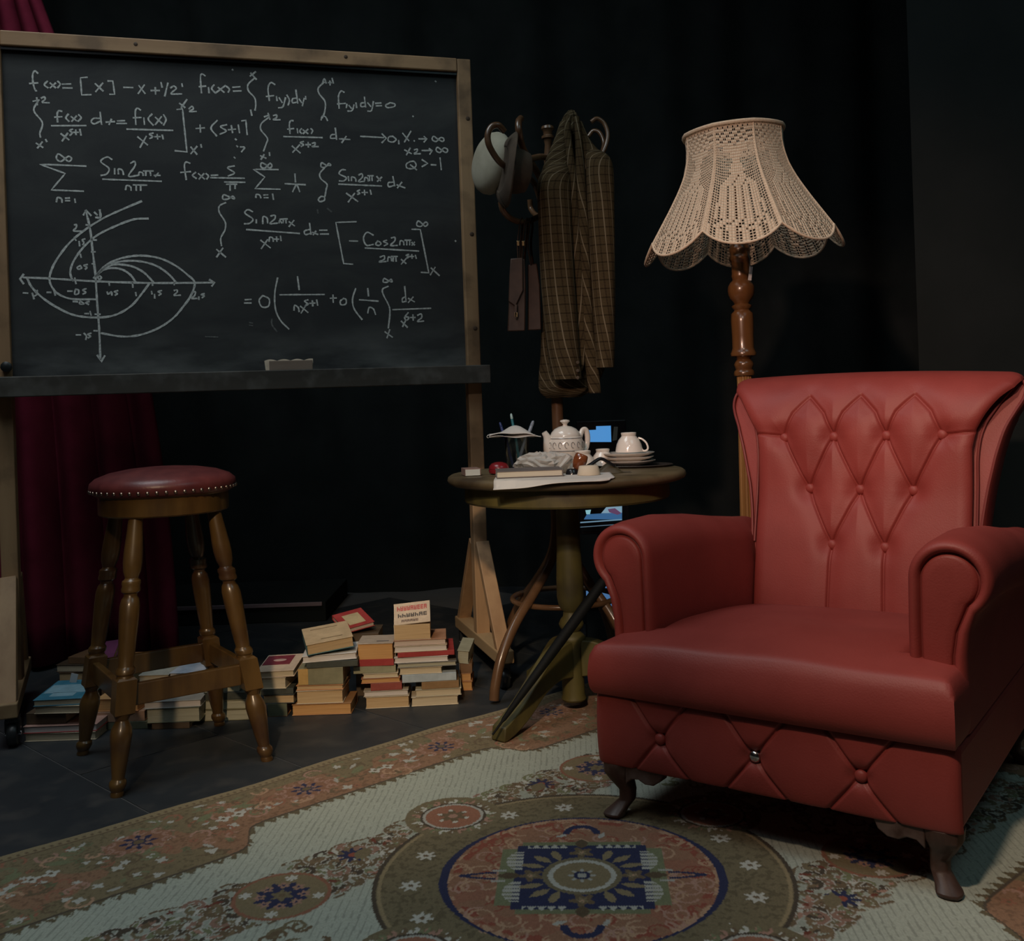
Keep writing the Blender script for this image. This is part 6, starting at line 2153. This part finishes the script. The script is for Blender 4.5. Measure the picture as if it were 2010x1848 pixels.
    s = stack(3.35, 'right of the eraser pile', [
        (718, 804, 23, CRM, 'tan', 'tan-paged book', {'yaw': 3}),
        (714, 802, 11, (0.36, 0.31, 0.24), 'white', 'wide pale book', {'yaw': 4, 'd': 0.16}),
        (728, 789, 14, (0.26, 0.055, 0.04), 'tan', 'small red-spined book', {'spine': 'front', 'yaw': 3}),
        (709, 786, 10, (0.36, 0.16, 0.08), 'orange', 'thin orange paperback', {'yaw': 3}),
        (712, 782, 9, CRM, 'cream', 'thin cream paperback', {'yaw': 2}),
        (694, 777, 14, (0.26, 0.25, 0.16), 'grey', 'pale green hardback', {'yaw': 2, 'spine': 'front'}),
        (702, 773, 44, RED, 'orange', 'very thick orange-paged book on a red cover', {'d': 0.12, 'top': (0.40, 0.32, 0.25)})])
    o, w, d, t = s[-1]
    MB().box((0, -0.0006, 0.011), (w, 0.0014, 0.022)).build('red_wrapper', cover_mat(RED), o, smooth=0)
    MB().box((0.022, 0.03, t + 0.0004), (0.04, 0.012, 0.0006)).build('cover_lettering', cover_mat((0.15, 0.13, 0.12)), o, smooth=0)
    # red book with a pale label leaning behind, and the brown one under it
    s = stack(3.50, 'behind the thickest book', [
        (700, 752, 60, DBR, 'tan', 'very thick dark brown book', {'spine': 'front'}),
        (690, 745, 62, DBR, 'tan', 'brown hardback', {'spine': 'front', 'gap': 0.012}),
        (676, 738, 10, RED, 'pink', 'red book with a pale cover label', {'d': 0.12, 'yaw': 30, 'tilt': (0.25, -0.12)})])
    o, w, d, t = s[-1]
    MB().box((0.0, 0.055, t + 0.0005), (w * 0.55, 0.075, 0.0008)).build('cover_label', cover_mat((0.42, 0.33, 0.19)), o, smooth=0)
    s = stack(3.36, 'beside the easel foot', [
        (808, 900, 18, CRM, 'cream', 'cream-paged hardback', {'yaw': 4}),
        (816, 906, 14, (0.40, 0.36, 0.26), 'cream', 'pale hardback', {'yaw': 4}),
        (828, 901, 14, (0.24, 0.14, 0.06), 'tan', 'brown-spined book', {'spine': 'front', 'yaw': 4}),
        (790, 896, 15, (0.36, 0.42, 0.46), 'white', 'pale blue-white magazine', {'spine': 'front', 'yaw': 5}),
        (784, 868, 13, CRM, 'cream', 'cream paperback', {'yaw': 3}),
        (780, 896, 9, (0.16, 0.15, 0.13), 'grey', 'dark grey hardback', {'yaw': 4, 'd': 0.17}),
        (774, 880, 11, WHT, 'white', 'white-paged book', {'yaw': 3}),
        (781, 892, 9, RED, 'white', 'bright red hardback', {'yaw': 5, 'd': 0.17, 'spine': 'front'}),
        (774, 878, 12, CRM, 'white', 'cream-paged paperback', {'yaw': 4}),
        (773, 876, 11, (0.40, 0.30, 0.24), 'pink', 'pinkish-paged paperback with a brown picture cover', {'yaw': 4, 'd': 0.15, 'top': (0.36, 0.18, 0.10)}),
        (774, 846, 30, (0.50, 0.38, 0.26), 'tan', 'fat tan-paged paperback with red and black cover lettering', {'yaw': 4, 'd': 0.02, 'spine': 'left'})])
    # open cover standing up behind the fat paperback: printed with a red and two black lines
    o, w, d, t = s[-1]
    fat = o
    for ch in list(o.children):
        bpy.data.objects.remove(ch, do_unlink=True)
    D = 0.125
    MB().box((0, D / 2, t / 2), (w - 0.004, D, t - 0.003)).build('page_block', PAGEM['tan'], o, smooth=0)
    MB().box((-w / 2 + 0.001, D / 2, t / 2), (0.002, D, t)).build('spine', cover_mat((0.50, 0.40, 0.28)), o, smooth=0)
    MB().box((0, D / 2, 0.001), (w, D, 0.002)).build('back_cover', cover_mat((0.50, 0.40, 0.28)), o, smooth=0)
    cv = bpy.data.objects.new('front_cover', None)
    COL.objects.remove(cv) if cv.name in COL.objects else None
    bpy.data.objects.remove(cv)
    ang = math.radians(38)
    mcv = Matrix.Rotation(ang, 3, 'X') @ Matrix.Rotation(math.radians(-6), 3, 'Y')
    base = Vector((0, 0.006, t + 0.001))
    def cvp(x, y, h=0.0):
        q = mcv @ Vector((x, y, h))
        return base + q
    CL = 0.082
    vs, fs = [], []
    n = 8
    for h in (0.0, 0.0016):
        for j in range(n + 1):
            y = CL * j / n
            for sx in (-1, 1):
                vs.append(cvp(sx * w / 2, y, h + 0.010 * (j / n) ** 2))
    m2 = (n + 1) * 2
    for j in range(n):
        k0 = 2 * j
        fs.append((k0, k0 + 2, k0 + 3, k0 + 1))
        fs.append((m2 + k0, m2 + k0 + 1, m2 + k0 + 3, m2 + k0 + 2))
        fs.append((k0, m2 + k0, m2 + k0 + 2, k0 + 2))
        fs.append((k0 + 1, k0 + 3, m2 + k0 + 3, m2 + k0 + 1))
    cover = MB().add(vs, fs).build('front_cover', cover_mat((0.52, 0.40, 0.28)), o, smooth=40)
    # lettering too worn to read: heavy red capitals over two rows of heavy black ones
    rnd = random.Random(17)
    def letters(y0, h, x0, x1, nl, mat, name):
        mb = MB()
        cw = (x1 - x0) / nl
        for q in range(nl):
            xa = x0 + q * cw + cw * 0.08
            xb = x0 + (q + 1) * cw - cw * 0.08
            lift = 0.0022 + 0.010 * ((y0 + h / 2) / CL) ** 2
            def quad(xa_, xb_, ya_, yb_):
                mb.add([cvp(xa_, ya_, 0.0020 + 0.010 * (ya_ / CL) ** 2), cvp(xb_, ya_, 0.0020 + 0.010 * (ya_ / CL) ** 2), cvp(xb_, yb_, 0.0020 + 0.010 * (yb_ / CL) ** 2), cvp(xa_, yb_, 0.0020 + 0.010 * (yb_ / CL) ** 2)], [(0, 1, 2, 3)])
            sw = (xb - xa) * 0.34
            quad(xa, xa + sw, y0, y0 + h)
            k = rnd.randrange(4)
            if k != 0:
                quad(xb - sw, xb, y0, y0 + h * (1 if k != 3 else 0.5))
            if k in (0, 1):
                quad(xa, xb, y0 + h * 0.74, y0 + h)
            if k in (0, 2):
                quad(xa, xb, y0, y0 + h * 0.26)
            quad(xa, xb, y0 + h * 0.38, y0 + h * 0.62)
        mb.build(name, mat, cover, smooth=0)
    letters(0.054, 0.017, -w * 0.42, w * 0.42, 9, cover_mat((0.42, 0.06, 0.045)), 'red_lettering')
    letters(0.028, 0.015, -w * 0.40, w * 0.42, 7, cover_mat((0.06, 0.04, 0.025)), 'black_lettering')
    letters(0.009, 0.010, -w * 0.30, w * 0.18, 6, cover_mat((0.14, 0.08, 0.05)), 'small_lettering')
    # short pile behind
    stack(3.52, 'behind the easel castor', [
        (905, 928, 18, ORG, 'orange', 'small orange book'),
        (903, 926, 16, (0.40, 0.22, 0.12), 'orange', 'small tan book', {'yaw': 4}),
        (903, 927, 18, BRN, 'tan', 'small brown book', {'spine': 'front'}),
        (896, 920, 26, (0.28, 0.27, 0.19), 'grey', 'small grey-green book', {'yaw': -5, 'tilt': (0.1, 0.1)})])


build_books()
